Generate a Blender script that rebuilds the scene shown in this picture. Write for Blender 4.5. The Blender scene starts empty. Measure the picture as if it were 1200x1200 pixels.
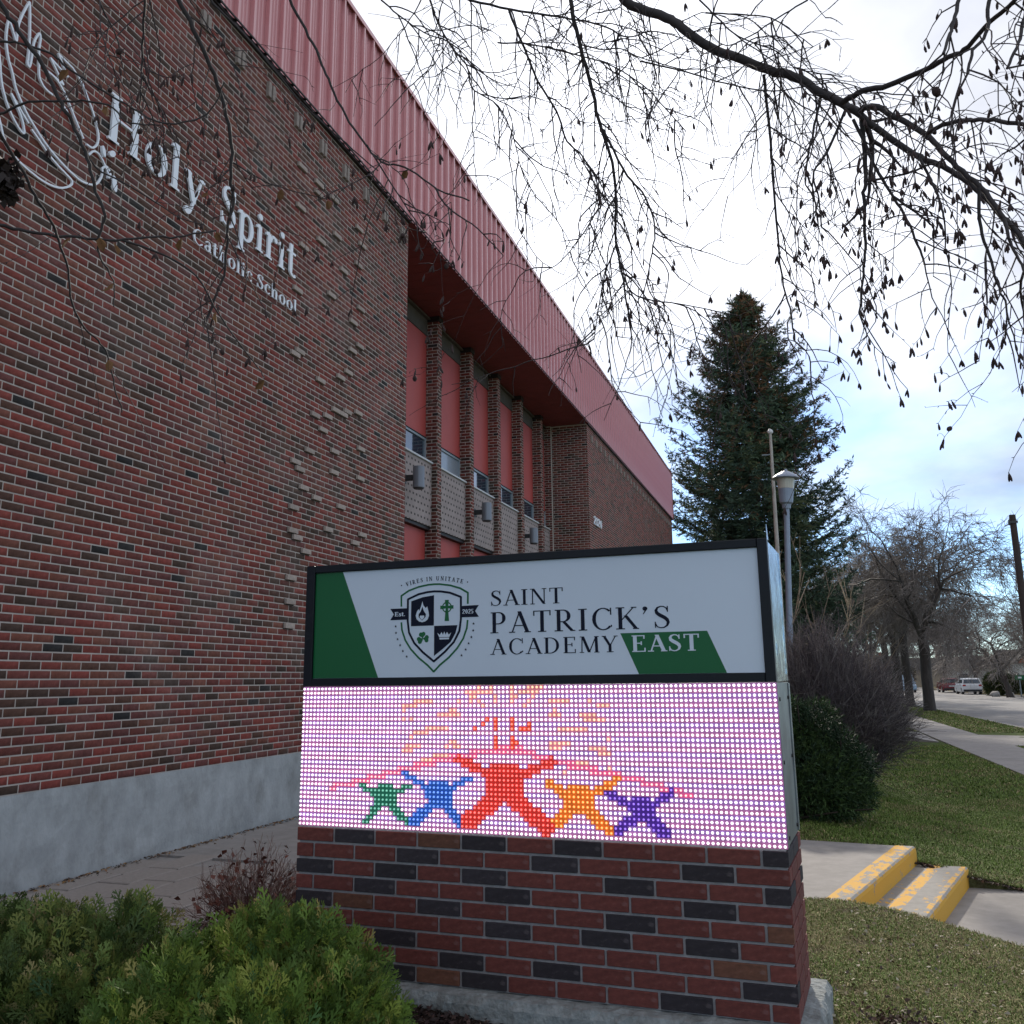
import bpy, bmesh, math, random
import numpy as np
from mathutils import Vector, Matrix

R = math.radians
scene = bpy.context.scene
COL = scene.collection

# ------------------------------------------------------------------ camera
cam_d = bpy.data.cameras.new('camera')
cam_d.sensor_width = 36.0
cam_d.lens = 33.165
cam_d.shift_y = -0.0383
cam_d.clip_start = 0.05
cam_d.clip_end = 3000
cam = bpy.data.objects.new('camera', cam_d)
COL.objects.link(cam)
_r = Vector((0.9318, 0.36279, -0.01163)); _u = Vector((0.08841, -0.19578, 0.97666)); _f = Vector((-0.35205, 0.91107, 0.2145))
cm = Matrix.Identity(4)
for i in range(3):
    cm[i][0] = _r[i]; cm[i][1] = _u[i]; cm[i][2] = -_f[i]
cm[0][3], cm[1][3], cm[2][3] = 0, 0, 1.29
cam.matrix_world = cm
scene.camera = cam

# ------------------------------------------------------------------ sky and sun
SUN_EL, SUN_AZ = 30.0, -13.5            # azimuth measured from +Y towards +X
sun_dir = Vector((math.sin(R(SUN_AZ))*math.cos(R(SUN_EL)), math.cos(R(SUN_AZ))*math.cos(R(SUN_EL)), math.sin(R(SUN_EL))))
world = bpy.data.worlds.new('World'); scene.world = world
world.use_nodes = True
wt = world.node_tree; wt.nodes.clear()
def wn(t, **k):
    n = wt.nodes.new(t)
    for a, b in k.items(): setattr(n, a, b)
    return n
def wmath(op, a, b=None, clamp=False):
    n = wn('ShaderNodeMath', operation=op); n.use_clamp = clamp
    for i, v in enumerate((a, b)):
        if v is None: continue
        if isinstance(v, (int, float)): n.inputs[i].default_value = v
        else: wt.links.new(v, n.inputs[i])
    return n.outputs[0]
sky = wn('ShaderNodeTexSky', sky_type='NISHITA')
sky.sun_disc = False
sky.sun_elevation = R(SUN_EL); sky.sun_rotation = R(SUN_AZ)
sky.altitude = 900; sky.air_density = 1.0; sky.dust_density = 0.15; sky.ozone_density = 1.0
tc = wn('ShaderNodeTexCoord')
nrm = wn('ShaderNodeVectorMath', operation='NORMALIZE'); wt.links.new(tc.outputs['Generated'], nrm.inputs[0])
sep = wn('ShaderNodeSeparateXYZ'); wt.links.new(nrm.outputs[0], sep.inputs[0])
den = wmath('ADD', wmath('MAXIMUM', sep.outputs[2], 0.0), 0.16)
px = wmath('DIVIDE', sep.outputs[0], den); py = wmath('DIVIDE', sep.outputs[1], den)
cmb = wn('ShaderNodeCombineXYZ'); wt.links.new(px, cmb.inputs[0]); wt.links.new(py, cmb.inputs[1])
mp = wn('ShaderNodeMapping'); mp.inputs['Location'].default_value = (2.3, 0.4, 0); mp.inputs['Scale'].default_value = (1.0, 0.8, 1); mp.inputs['Rotation'].default_value = (0, 0, 0.5)
wt.links.new(cmb.outputs[0], mp.inputs[0])
nz = wn('ShaderNodeTexNoise'); nz.inputs['Scale'].default_value = 0.85; nz.inputs['Detail'].default_value = 7; nz.inputs['Roughness'].default_value = 0.5
nz.inputs['Distortion'].default_value = 0.35
wt.links.new(mp.outputs[0], nz.inputs[0])
dt = wn('ShaderNodeVectorMath', operation='DOT_PRODUCT'); wt.links.new(nrm.outputs[0], dt.inputs[0]); dt.inputs[1].default_value = sun_dir
dsun = wmath('MAXIMUM', dt.outputs['Value'], 0.0)
g1 = wmath('POWER', dsun, 26.0); g2 = wmath('POWER', dsun, 5.0)
# thin overcast: cover thins out towards the horizon
zz = wmath('MAXIMUM', sep.outputs[2], 0.0)
cov = wmath('MULTIPLY', wmath('SUBTRACT', 1.0, wmath('POWER', wmath('SUBTRACT', 1.0, zz), 3.4)), 0.46)
m0 = wmath('ADD', nz.outputs['Fac'], cov)
m0 = wmath('ADD', m0, wmath('MULTIPLY', g1, 0.30))
mask = wn('ShaderNodeMapRange', interpolation_type='SMOOTHSTEP')
wt.links.new(m0, mask.inputs['Value'])
mask.inputs['From Min'].default_value = 0.58; mask.inputs['From Max'].default_value = 0.95
mask.inputs['To Min'].default_value = 0.03; mask.inputs['To Max'].default_value = 0.94
nz2 = wn('ShaderNodeTexNoise'); nz2.inputs['Scale'].default_value = 2.1; nz2.inputs['Detail'].default_value = 6; wt.links.new(mp.outputs[0], nz2.inputs[0])
br_ = wmath('ADD', wmath('MULTIPLY', nz2.outputs['Fac'], 1.30), -0.11)
br_ = wmath('ADD', br_, wmath('ADD', wmath('MULTIPLY', g1, 0.75), wmath('MULTIPLY', g2, 0.06)))
cc = wn('ShaderNodeVectorMath', operation='SCALE'); cc.inputs[0].default_value = (0.92, 0.94, 1.01); wt.links.new(br_, cc.inputs['Scale'])
tn = wn('ShaderNodeMixRGB', blend_type='MULTIPLY'); tn.inputs[0].default_value = 1.0; tn.inputs[2].default_value = (0.70, 0.90, 1.18, 1); wt.links.new(sky.outputs[0], tn.inputs[1])
b1 = wn('ShaderNodeBackground'); b1.inputs['Strength'].default_value = 0.12; wt.links.new(tn.outputs[0], b1.inputs[0])
b2 = wn('ShaderNodeBackground'); b2.inputs['Strength'].default_value = 1.0; wt.links.new(cc.outputs[0], b2.inputs[0])
mx = wn('ShaderNodeMixShader'); wt.links.new(mask.outputs[0], mx.inputs[0]); wt.links.new(b1.outputs[0], mx.inputs[1]); wt.links.new(b2.outputs[0], mx.inputs[2])
wo = wn('ShaderNodeOutputWorld'); wt.links.new(mx.outputs[0], wo.inputs[0])

sd = bpy.data.lights.new('sun', 'SUN'); sd.energy = 2.6; sd.angle = R(2.5); sd.color = (1.0, 0.93, 0.82)
sun = bpy.data.objects.new('sun', sd); COL.objects.link(sun)
sun.rotation_euler = (-sun_dir).to_track_quat('-Z', 'Y').to_euler(); sun.location = sun_dir*60

scene.view_settings.view_transform = 'Standard'; scene.view_settings.look = 'None'
scene.view_settings.exposure = 0.56; scene.view_settings.gamma = 1.0; scene.view_settings.use_curve_mapping = False

# ------------------------------------------------------------------ helpers
def tag(o, label=None, cat=None, group=None, kind=None):
    if label: o['label'] = label
    if cat: o['category'] = cat
    if group: o['group'] = group
    if kind: o['kind'] = kind
    return o
def empty(name, loc, rz=0.0):
    o = bpy.data.objects.new(name, None); COL.objects.link(o)
    o.location = loc; o.rotation_euler = (0, 0, rz); o.empty_display_size = 0.2
    return o
def link(name, me, parent=None, loc=(0, 0, 0), rot=(0, 0, 0)):
    o = bpy.data.objects.new(name, me); COL.objects.link(o)
    o.location = loc; o.rotation_euler = rot
    if parent is not None: o.parent = parent
    return o
class MB:
    """collects polygons (with a colour per vertex) and makes one mesh"""
    def __init__(s): s.v = []; s.f = []; s.c = []; s.n = 0
    def add(s, vs, fs, col=(1, 1, 1)):
        s.v.extend([tuple(p) for p in vs]); s.f.extend([tuple(i+s.n for i in f) for f in fs])
        s.c.extend([col]*len(vs)); s.n += len(vs)
    def box(s, a, b, col=(1, 1, 1), bev=0.0):
        (x0, y0, z0), (x1, y1, z1) = a, b
        if bev <= 0:
            s.add([(x0,y0,z0),(x1,y0,z0),(x1,y1,z0),(x0,y1,z0),(x0,y0,z1),(x1,y0,z1),(x1,y1,z1),(x0,y1,z1)],
                  [(0,3,2,1),(4,5,6,7),(0,1,5,4),(1,2,6,5),(2,3,7,6),(3,0,4,7)], col)
            return
        e = bev; V = []; F = []
        bm = bmesh.new(); bmesh.ops.create_cube(bm, size=1.0)
        for v in bm.verts:
            v.co = Vector(((x0+x1)/2+v.co.x*(x1-x0), (y0+y1)/2+v.co.y*(y1-y0), (z0+z1)/2+v.co.z*(z1-z0)))
        bmesh.ops.bevel(bm, geom=bm.edges[:], offset=e, segments=1, affect='EDGES')
        bm.verts.index_update()
        s.add([v.co[:] for v in bm.verts], [[v.index for v in f.verts] for f in bm.faces], col); bm.free()
    def quad(s, a, b, c, d, col=(1, 1, 1)): s.add([a, b, c, d], [(0, 1, 2, 3)], col)
    def prism(s, poly, fn, d0, d1, col=(1, 1, 1)):
        """poly: 2-D outline, fn(x, y, d) -> 3-D point; extruded between depths d0 (back) and d1 (front)"""
        n = len(poly)
        vs = [fn(x, y, d0) for x, y in poly]+[fn(x, y, d1) for x, y in poly]
        fs = [tuple(range(n, 2*n)), tuple(range(n-1, -1, -1))]+[(i, (i+1) % n, n+(i+1) % n, n+i) for i in range(n)]
        s.add(vs, fs, col)
    def cyl(s, a, b, r0, r1=None, k=12, col=(1, 1, 1), caps=True):
        a = Vector(a); b = Vector(b); r1 = r0 if r1 is None else r1
        d = (b-a).normalized(); q = d.orthogonal().normalized(); w = d.cross(q)
        vs = []
        for p, r in ((a, r0), (b, r1)):
            for i in range(k):
                t = 2*math.pi*i/k; vs.append(p+q*(math.cos(t)*r)+w*(math.sin(t)*r))
        fs = [(i, (i+1) % k, k+(i+1) % k, k+i) for i in range(k)]
        if caps: fs += [tuple(range(k-1, -1, -1)), tuple(range(k, 2*k))]
        s.add(vs, fs, col)
    def lathe(s, c, prof, k=20, col=(1, 1, 1)):
        vs = []
        for r, z in prof:
            for i in range(k):
                t = 2*math.pi*i/k; vs.append((c[0]+r*math.cos(t), c[1]+r*math.sin(t), c[2]+z))
        fs = []
        for j in range(len(prof)-1):
            for i in range(k):
                fs.append((j*k+i, j*k+(i+1) % k, (j+1)*k+(i+1) % k, (j+1)*k+i))
        fs += [tuple(range(k-1, -1, -1)), tuple(range((len(prof)-1)*k, len(prof)*k))]
        s.add(vs, fs, col)
    def mesh(s, name, mat, smooth=False):
        me = bpy.data.meshes.new(name); me.from_pydata([tuple(p) for p in s.v], [], s.f)
        ca = me.color_attributes.new('Col', 'FLOAT_COLOR', 'POINT')
        arr = np.ones((len(s.v), 4), np.float32); arr[:, :3] = np.array(s.c, np.float32).reshape(-1, 3)
        ca.data.foreach_set('color', arr.ravel())
        if mat: me.materials.append(mat)
        if smooth: me.shade_smooth()
        me.update(); return me
    def build(s, name, mat, parent=None, loc=(0, 0, 0), rot=(0, 0, 0), smooth=False):
        return link(name, s.mesh(name, mat, smooth), parent, loc, rot)
def np_mesh(name, V, F, C, mat, smooth=False):
    """V (n,3), F (m,k) of equal sized polygons, C (n,3) or None"""
    me = bpy.data.meshes.new(name)
    V = np.ascontiguousarray(V, np.float32); F = np.ascontiguousarray(F, np.int32)
    m, k = F.shape
    me.vertices.add(len(V)); me.vertices.foreach_set('co', V.ravel())
    me.loops.add(m*k); me.loops.foreach_set('vertex_index', F.ravel())
    me.polygons.add(m); me.polygons.foreach_set('loop_start', np.arange(0, m*k, k, dtype=np.int32))
    me.polygons.foreach_set('loop_total', np.full(m, k, np.int32))
    if C is not None:
        ca = me.color_attributes.new('Col', 'FLOAT_COLOR', 'POINT')
        arr = np.ones((len(V), 4), np.float32); arr[:, :3] = C
        ca.data.foreach_set('color', arr.ravel())
    if mat: me.materials.append(mat)
    me.update(calc_edges=True)
    if smooth: me.shade_smooth()
    return me
def scatter(pv, pf, M, L, C):
    """copies of a prototype: M (N,3,3) matrices, L (N,3) places, C (N,3) colours"""
    N = len(L); n = len(pv)
    V = np.einsum('nij,kj->nki', M, pv)+L[:, None, :]
    F = pf[None]+(np.arange(N)*n)[:, None, None]
    return V.reshape(-1, 3), F.reshape(-1, pf.shape[1]), np.repeat(C, n, axis=0)
def rotmats(rng, N, tilt=1.0, scale=None):
    """random rotation about Z then a tilt"""
    a = rng.uniform(0, 2*np.pi, N); t = rng.uniform(-tilt, tilt, N); b = rng.uniform(-tilt, tilt, N)
    ca, sa, ct, st, cb, sb = np.cos(a), np.sin(a), np.cos(t), np.sin(t), np.cos(b), np.sin(b)
    Z = np.zeros((N, 3, 3)); Z[:, 0, 0] = ca; Z[:, 0, 1] = -sa; Z[:, 1, 0] = sa; Z[:, 1, 1] = ca; Z[:, 2, 2] = 1
    X = np.zeros((N, 3, 3)); X[:, 0, 0] = 1; X[:, 1, 1] = ct; X[:, 1, 2] = -st; X[:, 2, 1] = st; X[:, 2, 2] = ct
    Y = np.zeros((N, 3, 3)); Y[:, 1, 1] = 1; Y[:, 0, 0] = cb; Y[:, 0, 2] = sb; Y[:, 2, 0] = -sb; Y[:, 2, 2] = cb
    M = Z@X@Y
    if scale is not None: M = M*scale[:, None, None]
    return M
def frames(dirs, rng=None):
    """rotation matrices whose Z column is dirs (N,3)"""
    d = dirs/np.linalg.norm(dirs, axis=1, keepdims=True)
    ref = np.where(np.abs(d[:, 2:3]) > 0.9, np.array([[1., 0, 0]]), np.array([[0, 0, 1.]]))
    x = np.cross(ref, d); x /= np.linalg.norm(x, axis=1, keepdims=True); y = np.cross(d, x)
    if rng is not None:
        a = rng.uniform(0, 2*np.pi, len(d))[:, None]
        x, y = x*np.cos(a)+y*np.sin(a), -x*np.sin(a)+y*np.cos(a)
    return np.stack([x, y, d], axis=2)
def segs_mesh(name, A, B, ra, rb, col, mat, k=3, smooth=True):
    """many tapering stick segments in one mesh"""
    A = np.array(A, float); B = np.array(B, float); ra = np.array(ra); rb = np.array(rb)
    d = B-A; ln = np.linalg.norm(d, axis=1, keepdims=True); ln[ln == 0] = 1
    fr = frames(d/ln)
    t = 2*np.pi*np.arange(k)/k
    ring = np.stack([np.cos(t), np.sin(t), 0*t], 1)
    o = np.einsum('nij,kj->nki', fr, ring)
    V = np.concatenate([A[:, None]+o*ra[:, None, None], B[:, None]+o*rb[:, None, None]], 1).reshape(-1, 3)
    base = np.array([(i, (i+1) % k, k+(i+1) % k, k+i) for i in range(k)])
    F = (base[None]+(np.arange(len(A))*2*k)[:, None, None]).reshape(-1, 4)
    C = np.repeat(np.array(col, float).reshape(-1, 3) if np.ndim(col) > 1 else np.tile(col, (len(A), 1)), 2*k, axis=0)
    return np_mesh(name, V, F, C, mat, smooth)
def spline(pts, n):
    P = np.array(pts, float)
    if len(P) < 3: 
        t = np.linspace(0, 1, n)[:, None]; return P[0]*(1-t)+P[-1]*t
    Q = np.vstack([2*P[0]-P[1], P, 2*P[-1]-P[-2]]); out = []
    S = len(P)-1
    for g in np.linspace(0, S-1e-6, n):
        i = int(g); t = g-i; p0, p1, p2, p3 = Q[i], Q[i+1], Q[i+2], Q[i+3]
        out.append(0.5*((2*p1)+(-p0+p2)*t+(2*p0-5*p1+4*p2-p3)*t*t+(-p0+3*p1-3*p2+p3)*t**3))
    return np.array(out)
def tube_geo(P, rad, k=6):
    P = np.array(P, float); n = len(P)
    T = np.gradient(P, axis=0); T /= np.linalg.norm(T, axis=1, keepdims=True)+1e-12
    x = np.cross(T[0], [0.3, 0.5, 0.8]); x /= np.linalg.norm(x); V = []
    for i in range(n):
        x = x-T[i]*np.dot(x, T[i]); x /= np.linalg.norm(x); y = np.cross(T[i], x)
        for j in range(k):
            a = 2*np.pi*j/k; V.append(P[i]+(x*np.cos(a)+y*np.sin(a))*rad[i])
    F = [(i*k+j, i*k+(j+1) % k, (i+1)*k+(j+1) % k, (i+1)*k+j) for i in range(n-1) for j in range(k)]
    return V, F, [tuple(range(k-1, -1, -1)), tuple(range((n-1)*k, n*k))]

# ------------------------------------------------------------------ materials
def mat(name, base=(0.5, 0.5, 0.5), rough=0.7, metal=0.0, vcol=False, noise=0.0, nscale=8.0, tint=None, tfac=0.0, tscale=2.0,
        bump=0.0, bscale=60.0, bdist=0.01, spec=0.5, emis=None, estr=0.0, coat=0.0, tlo=0.45, thi=0.62, stretch=(1, 1, 1), detail=5):
    m = bpy.data.materials.new(name); m.use_nodes = True
    nt = m.node_tree; N = nt.nodes; L = nt.links
    p = N['Principled BSDF']
    p.inputs['Roughness'].default_value = rough; p.inputs['Metallic'].default_value = metal
    p.inputs['Specular IOR Level'].default_value = spec
    p.inputs['Coat Weight'].default_value = coat
    tc = N.new('ShaderNodeTexCoord'); mp = N.new('ShaderNodeMapping'); mp.inputs['Scale'].default_value = stretch
    L.new(tc.outputs['Object'], mp.inputs[0])
    if vcol:
        a = N.new('ShaderNodeVertexColor'); a.layer_name = 'Col'; cur = a.outputs['Color']
    else:
        a = N.new('ShaderNodeRGB'); a.outputs[0].default_value = (*base, 1); cur = a.outputs[0]
    if tint is not None:
        n = N.new('ShaderNodeTexNoise'); n.inputs['Scale'].default_value = tscale; n.inputs['Detail'].default_value = 8; n.inputs['Roughness'].default_value = 0.65
        L.new(mp.outputs[0], n.inputs[0])
        r = N.new('ShaderNodeMapRange'); r.inputs['From Min'].default_value = tlo; r.inputs['From Max'].default_value = thi; r.inputs['To Max'].default_value = tfac
        L.new(n.outputs['Fac'], r.inputs['Value'])
        x = N.new('ShaderNodeMixRGB'); L.new(r.outputs[0], x.inputs[0]); L.new(cur, x.inputs[1]); x.inputs[2].default_value = (*tint, 1); cur = x.outputs[0]
    if noise > 0:
        n = N.new('ShaderNodeTexNoise'); n.inputs['Scale'].default_value = nscale; n.inputs['Detail'].default_value = detail; n.inputs['Roughness'].default_value = 0.6
        L.new(mp.outputs[0], n.inputs[0])
        r = N.new('ShaderNodeMapRange'); r.inputs['From Min'].default_value = 0.25; r.inputs['From Max'].default_value = 0.75
        r.inputs['To Min'].default_value = 1-noise; r.inputs['To Max'].default_value = 1+noise
        L.new(n.outputs['Fac'], r.inputs['Value'])
        x = N.new('ShaderNodeVectorMath'); x.operation = 'SCALE'; L.new(cur, x.inputs[0]); L.new(r.outputs[0], x.inputs['Scale']); cur = x.outputs[0]
    L.new(cur, p.inputs['Base Color'])
    if bump > 0:
        n = N.new('ShaderNodeTexNoise'); n.inputs['Scale'].default_value = bscale; n.inputs['Detail'].default_value = 4
        L.new(mp.outputs[0], n.inputs[0])
        b = N.new('ShaderNodeBump'); b.inputs['Strength'].default_value = bump; b.inputs['Distance'].default_value = bdist
        L.new(n.outputs['Fac'], b.inputs['Height']); L.new(b.outputs[0], p.inputs['Normal'])
    if emis is not None:
        if emis == 'vcol': L.new(a.outputs[0], p.inputs['Emission Color'])
        else: p.inputs['Emission Color'].default_value = (*emis, 1)
        p.inputs['Emission Strength'].default_value = estr
    return m
M = {}
M['brick'] = mat('brick', vcol=True, rough=0.85, noise=0.30, nscale=28, tint=(0.30, 0.25, 0.22), tfac=0.22, tscale=1.1, tlo=0.5, thi=0.72, bump=0.5, bscale=140, bdist=0.003, spec=0.3)
M['sign_brick'] = mat('sign_brick', vcol=True, rough=0.8, noise=0.34, nscale=34, bump=0.5, bscale=220, bdist=0.002, spec=0.35, tint=(0.20, 0.16, 0.16), tfac=0.5, tscale=18, tlo=0.58, thi=0.8, stretch=(1, 1, 2))
M['mortar'] = mat('mortar', (0.47, 0.41, 0.365), rough=0.95, noise=0.22, nscale=5, bump=0.5, bscale=160, bdist=0.004)
M['sign_mortar'] = mat('sign_mortar', (0.26, 0.245, 0.25), rough=0.95, noise=0.3, nscale=22, bump=0.6, bscale=200, bdist=0.003)
M['concrete_wall'] = mat('concrete_wall', (0.36, 0.375, 0.38), rough=0.9, noise=0.22, nscale=5.5, tint=(0.20, 0.20, 0.19), tfac=0.7, tscale=2.3, bump=0.5, bscale=34, bdist=0.01, stretch=(1.1, 1, 0.75), tlo=0.5, thi=0.72)
M['concrete'] = mat('concrete', (0.27, 0.25, 0.235), rough=0.92, noise=0.16, nscale=7, tint=(0.19, 0.175, 0.16), tfac=0.5, tscale=1.1, bump=0.4, bscale=130, bdist=0.003, detail=9)
M['footing'] = mat('footing', (0.25, 0.27, 0.27), rough=0.95, noise=0.3, nscale=22, tint=(0.12, 0.12, 0.11), tfac=0.6, tscale=9, bump=0.9, bscale=50, bdist=0.012)
M['paver'] = mat('paver', vcol=True, rough=0.92, noise=0.14, nscale=30, bump=0.3, bscale=160, bdist=0.002)
M['fascia'] = mat('fascia', (0.56, 0.195, 0.205), rough=0.36, noise=0.10, nscale=1.6, metal=0.25, spec=0.8, coat=0.65, tint=(0.55, 0.36, 0.36), tfac=0.35, tscale=0.8, stretch=(1, 1, 0.35), bump=0.03, bscale=5, bdist=0.02)
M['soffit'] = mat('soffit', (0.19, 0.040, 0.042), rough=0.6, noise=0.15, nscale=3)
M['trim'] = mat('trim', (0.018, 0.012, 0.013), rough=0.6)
M['red_panel'] = mat('red_panel', (0.46, 0.070, 0.060), rough=0.6, noise=0.08, nscale=2, bump=0.1, bscale=90, bdist=0.002)
M['lintel'] = mat('lintel', (0.085, 0.07, 0.06), rough=0.85, noise=0.2, nscale=6)
M['white_paint'] = mat('white_paint', (0.62, 0.62, 0.64), rough=0.5, noise=0.05, nscale=8)
M['letter'] = mat('letter', (0.86, 0.89, 0.95), rough=0.45, noise=0.03, nscale=6)
M['letter_return'] = M['letter']
M['glass'] = mat('glass', (0.025, 0.045, 0.07), rough=0.08, spec=0.8, coat=0.6)
M['blind'] = mat('blind', (0.25, 0.28, 0.32), rough=0.35, spec=0.6, coat=0.4, noise=0.2, nscale=20, stretch=(1, 1, 6))
M['lamp_grey'] = mat('lamp_grey', (0.22, 0.23, 0.26), rough=0.42, metal=0.3)
M['frame_grey'] = mat('frame_grey', (0.30, 0.34, 0.38), rough=0.4, spec=0.5)
M['lamp_dark'] = mat('lamp_dark', (0.03, 0.03, 0.032), rough=0.5)
M['black_frame'] = mat('black_frame', (0.006, 0.007, 0.012), rough=0.45, spec=0.25, noise=0.3, nscale=6, tint=(0.03, 0.03, 0.04), tfac=0.5, tscale=14, tlo=0.6, thi=0.8)
M['alu'] = mat('alu', (0.34, 0.42, 0.50), rough=0.20, metal=0.95, noise=0.25, nscale=7, bump=0.35, bscale=9, bdist=0.012, stretch=(1, 1, 1.6), tint=(0.16, 0.17, 0.18), tfac=0.55, tscale=6, tlo=0.5, thi=0.7)
M['galv'] = mat('galv', (0.20, 0.225, 0.24), rough=0.45, metal=0.6, noise=0.3, nscale=9, tint=(0.10, 0.10, 0.10), tfac=0.5, tscale=5)
M['face_white'] = mat('face_white', (0.60, 0.66, 0.77), rough=0.28, noise=0.03, nscale=1.3, spec=0.5)
M['face_green'] = mat('face_green', (0.008, 0.115, 0.036), rough=0.35, spec=0.25, noise=0.06, nscale=1.5)
M['face_navy'] = mat('face_navy', (0.006, 0.008, 0.024), rough=0.5, spec=0.15)
M['led'] = mat('led', vcol=True, rough=0.5, emis='vcol', estr=1.12)
M['led_board'] = mat('led_board', vcol=True, rough=0.6, emis='vcol', estr=0.62)  # unlit mask given emission, standing in for light bleeding between the dots
M['mulch'] = mat('mulch', vcol=True, rough=0.95, noise=0.4, nscale=40)
M['soil'] = mat('soil', (0.028, 0.02, 0.017), rough=1.0, noise=0.5, nscale=30, bump=1.0, bscale=60, bdist=0.03)
M['grass'] = mat('grass', vcol=True, rough=0.8, spec=0.2)
M['asphalt'] = mat('asphalt', (0.25, 0.235, 0.225), rough=0.9, noise=0.16, nscale=0.6, tint=(0.14, 0.135, 0.13), tfac=0.5, tscale=0.25, bump=0.2, bscale=60, bdist=0.01, detail=9)
M['kerb'] = mat('kerb', (0.30, 0.28, 0.26), rough=0.9, noise=0.12, nscale=2)
M['bark'] = mat('bark', vcol=True, rough=0.9, noise=0.35, nscale=9, stretch=(1, 1, 0.25), bump=0.8, bscale=22, bdist=0.03)
M['twig'] = mat('twig', vcol=True, rough=0.75, noise=0.2, nscale=30, spec=0.4)
M['leaf'] = mat('leaf', vcol=True, rough=0.65, spec=0.3)
M['needle'] = mat('needle', vcol=True, rough=0.6, spec=0.25)
M['post_paint'] = mat('post_paint', (0.26, 0.30, 0.38), rough=0.45, metal=0.2, noise=0.1, nscale=8)
M['lamp_lens'] = mat('lamp_lens', (0.55, 0.52, 0.45), rough=0.3)
M['flagpole'] = mat('flagpole', (0.42, 0.38, 0.34), rough=0.6, noise=0.35, nscale=4, tint=(0.12, 0.07, 0.05), tfac=0.7, tscale=3, tlo=0.55, thi=0.7, stretch=(4, 4, 1))
M['pole_wood'] = mat('pole_wood', (0.045, 0.032, 0.028), rough=0.9, noise=0.3, nscale=4, stretch=(3, 3, 0.3))

def yellow_mat():
    m = mat('worn_yellow', (0.25, 0.235, 0.215), rough=0.85, noise=0.15, nscale=14, bump=0.35, bscale=110, bdist=0.004)
    nt = m.node_tree; N = nt.nodes; L = nt.links; p = N['Principled BSDF']
    src = p.inputs['Base Color'].links[0].from_socket
    at = N.new('ShaderNodeVertexColor'); at.layer_name = 'Col'
    sp = N.new('ShaderNodeSeparateColor'); L.new(at.outputs['Color'], sp.inputs[0])
    tc = N.new('ShaderNodeTexCoord'); n = N.new('ShaderNodeTexNoise'); n.inputs['Scale'].default_value = 9; n.inputs['Detail'].default_value = 9; n.inputs['Roughness'].default_value = 0.72
    mp = N.new('ShaderNodeMapping'); mp.inputs['Scale'].default_value = (1.6, 0.8, 1); L.new(tc.outputs['Object'], mp.inputs[0]); L.new(mp.outputs[0], n.inputs[0])
    a = N.new('ShaderNodeMath'); a.operation = 'ADD'; L.new(n.outputs['Fac'], a.inputs[0]); L.new(sp.outputs[0], a.inputs[1])
    r = N.new('ShaderNodeMapRange'); r.inputs['From Min'].default_value = 1.0; r.inputs['From Max'].default_value = 1.05; L.new(a.outputs[0], r.inputs['Value'])
    x = N.new('ShaderNodeMixRGB'); L.new(r.outputs[0], x.inputs[0]); L.new(src, x.inputs[1]); x.inputs[2].default_value = (0.62, 0.33, 0.03, 1)
    L.new(x.outputs[0], p.inputs['Base Color'])
    return m
M['yellow'] = yellow_mat()
def screen_mat():
    m = mat('pierced_screen', (0.36, 0.295, 0.28), rough=0.9, noise=0.2, nscale=4)
    nt = m.node_tree; N = nt.nodes; L = nt.links; p = N['Principled BSDF']; src = p.inputs['Base Color'].links[0].from_socket
    tc = N.new('ShaderNodeTexCoord'); mp = N.new('ShaderNodeMapping'); mp.inputs['Rotation'].default_value = (R(90), 0, 0); L.new(tc.outputs['Object'], mp.inputs[0])
    b = N.new('ShaderNodeTexBrick'); b.inputs['Scale'].default_value = 1.0; b.inputs['Brick Width'].default_value = 0.16; b.inputs['Row Height'].default_value = 0.13
    b.inputs['Mortar Size'].default_value = 0.047; b.inputs['Mortar Smooth'].default_value = 0.1; b.inputs['Color1'].default_value = (0, 0, 0, 1); b.inputs['Color2'].default_value = (0, 0, 0, 1); b.inputs['Mortar'].default_value = (1, 1, 1, 1)
    L.new(mp.outputs[0], b.inputs[0])
    x = N.new('ShaderNodeMixRGB'); L.new(b.outputs['Color'], x.inputs[0]); x.inputs[1].default_value = (0.075, 0.06, 0.06, 1); L.new(src, x.inputs[2]); L.new(x.outputs[0], p.inputs['Base Color'])
    return m
M['screen'] = screen_mat()
# ------------------------------------------------------------------ serif glyphs (stroke built)
def _arc(cx, cy, rx, ry, a0, a1, T, t, n=16):
    o = []; i_ = []
    for k in range(n+1):
        a = R(a0+(a1-a0)*k/n); c, s = math.cos(a), math.sin(a)
        w = t+(T-t)*abs(c)**1.5
        o.append((cx+(rx)*c, cy+(ry)*s)); i_.append((cx+(rx-w)*c, cy+(ry-min(w, t+0.02+(w-t)*0.35))*s))
    return [[o[k], o[k+1], i_[k+1], i_[k]] for k in range(n)]
def _ln(x0, y0, x1, y1, w):
    if abs(x1-x0) < 1e-6: return [[(x0-w/2, y0), (x0+w/2, y0), (x0+w/2, y1), (x0-w/2, y1)]]
    if abs(y1-y0) < 1e-6: return [[(x0, y0-w/2), (x1, y0-w/2), (x1, y0+w/2), (x0, y0+w/2)]]
    return [[(x0-w/2, y0), (x0+w/2, y0), (x1+w/2, y1), (x1-w/2, y1)]]
def _st(pts, ws):
    n = len(pts); P = [np.array(p) for p in pts]; out = []; L = []
    for i in range(n):
        a = P[max(0, i-1)]; b = P[min(n-1, i+1)]; d = b-a; d = d/(np.hypot(*d)+1e-9); nn = np.array((-d[1], d[0]))*ws[i]/2
        L.append((tuple(P[i]+nn), tuple(P[i]-nn)))
    return [[L[i][1], L[i+1][1], L[i+1][0], L[i][0]] for i in range(n-1)]
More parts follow.
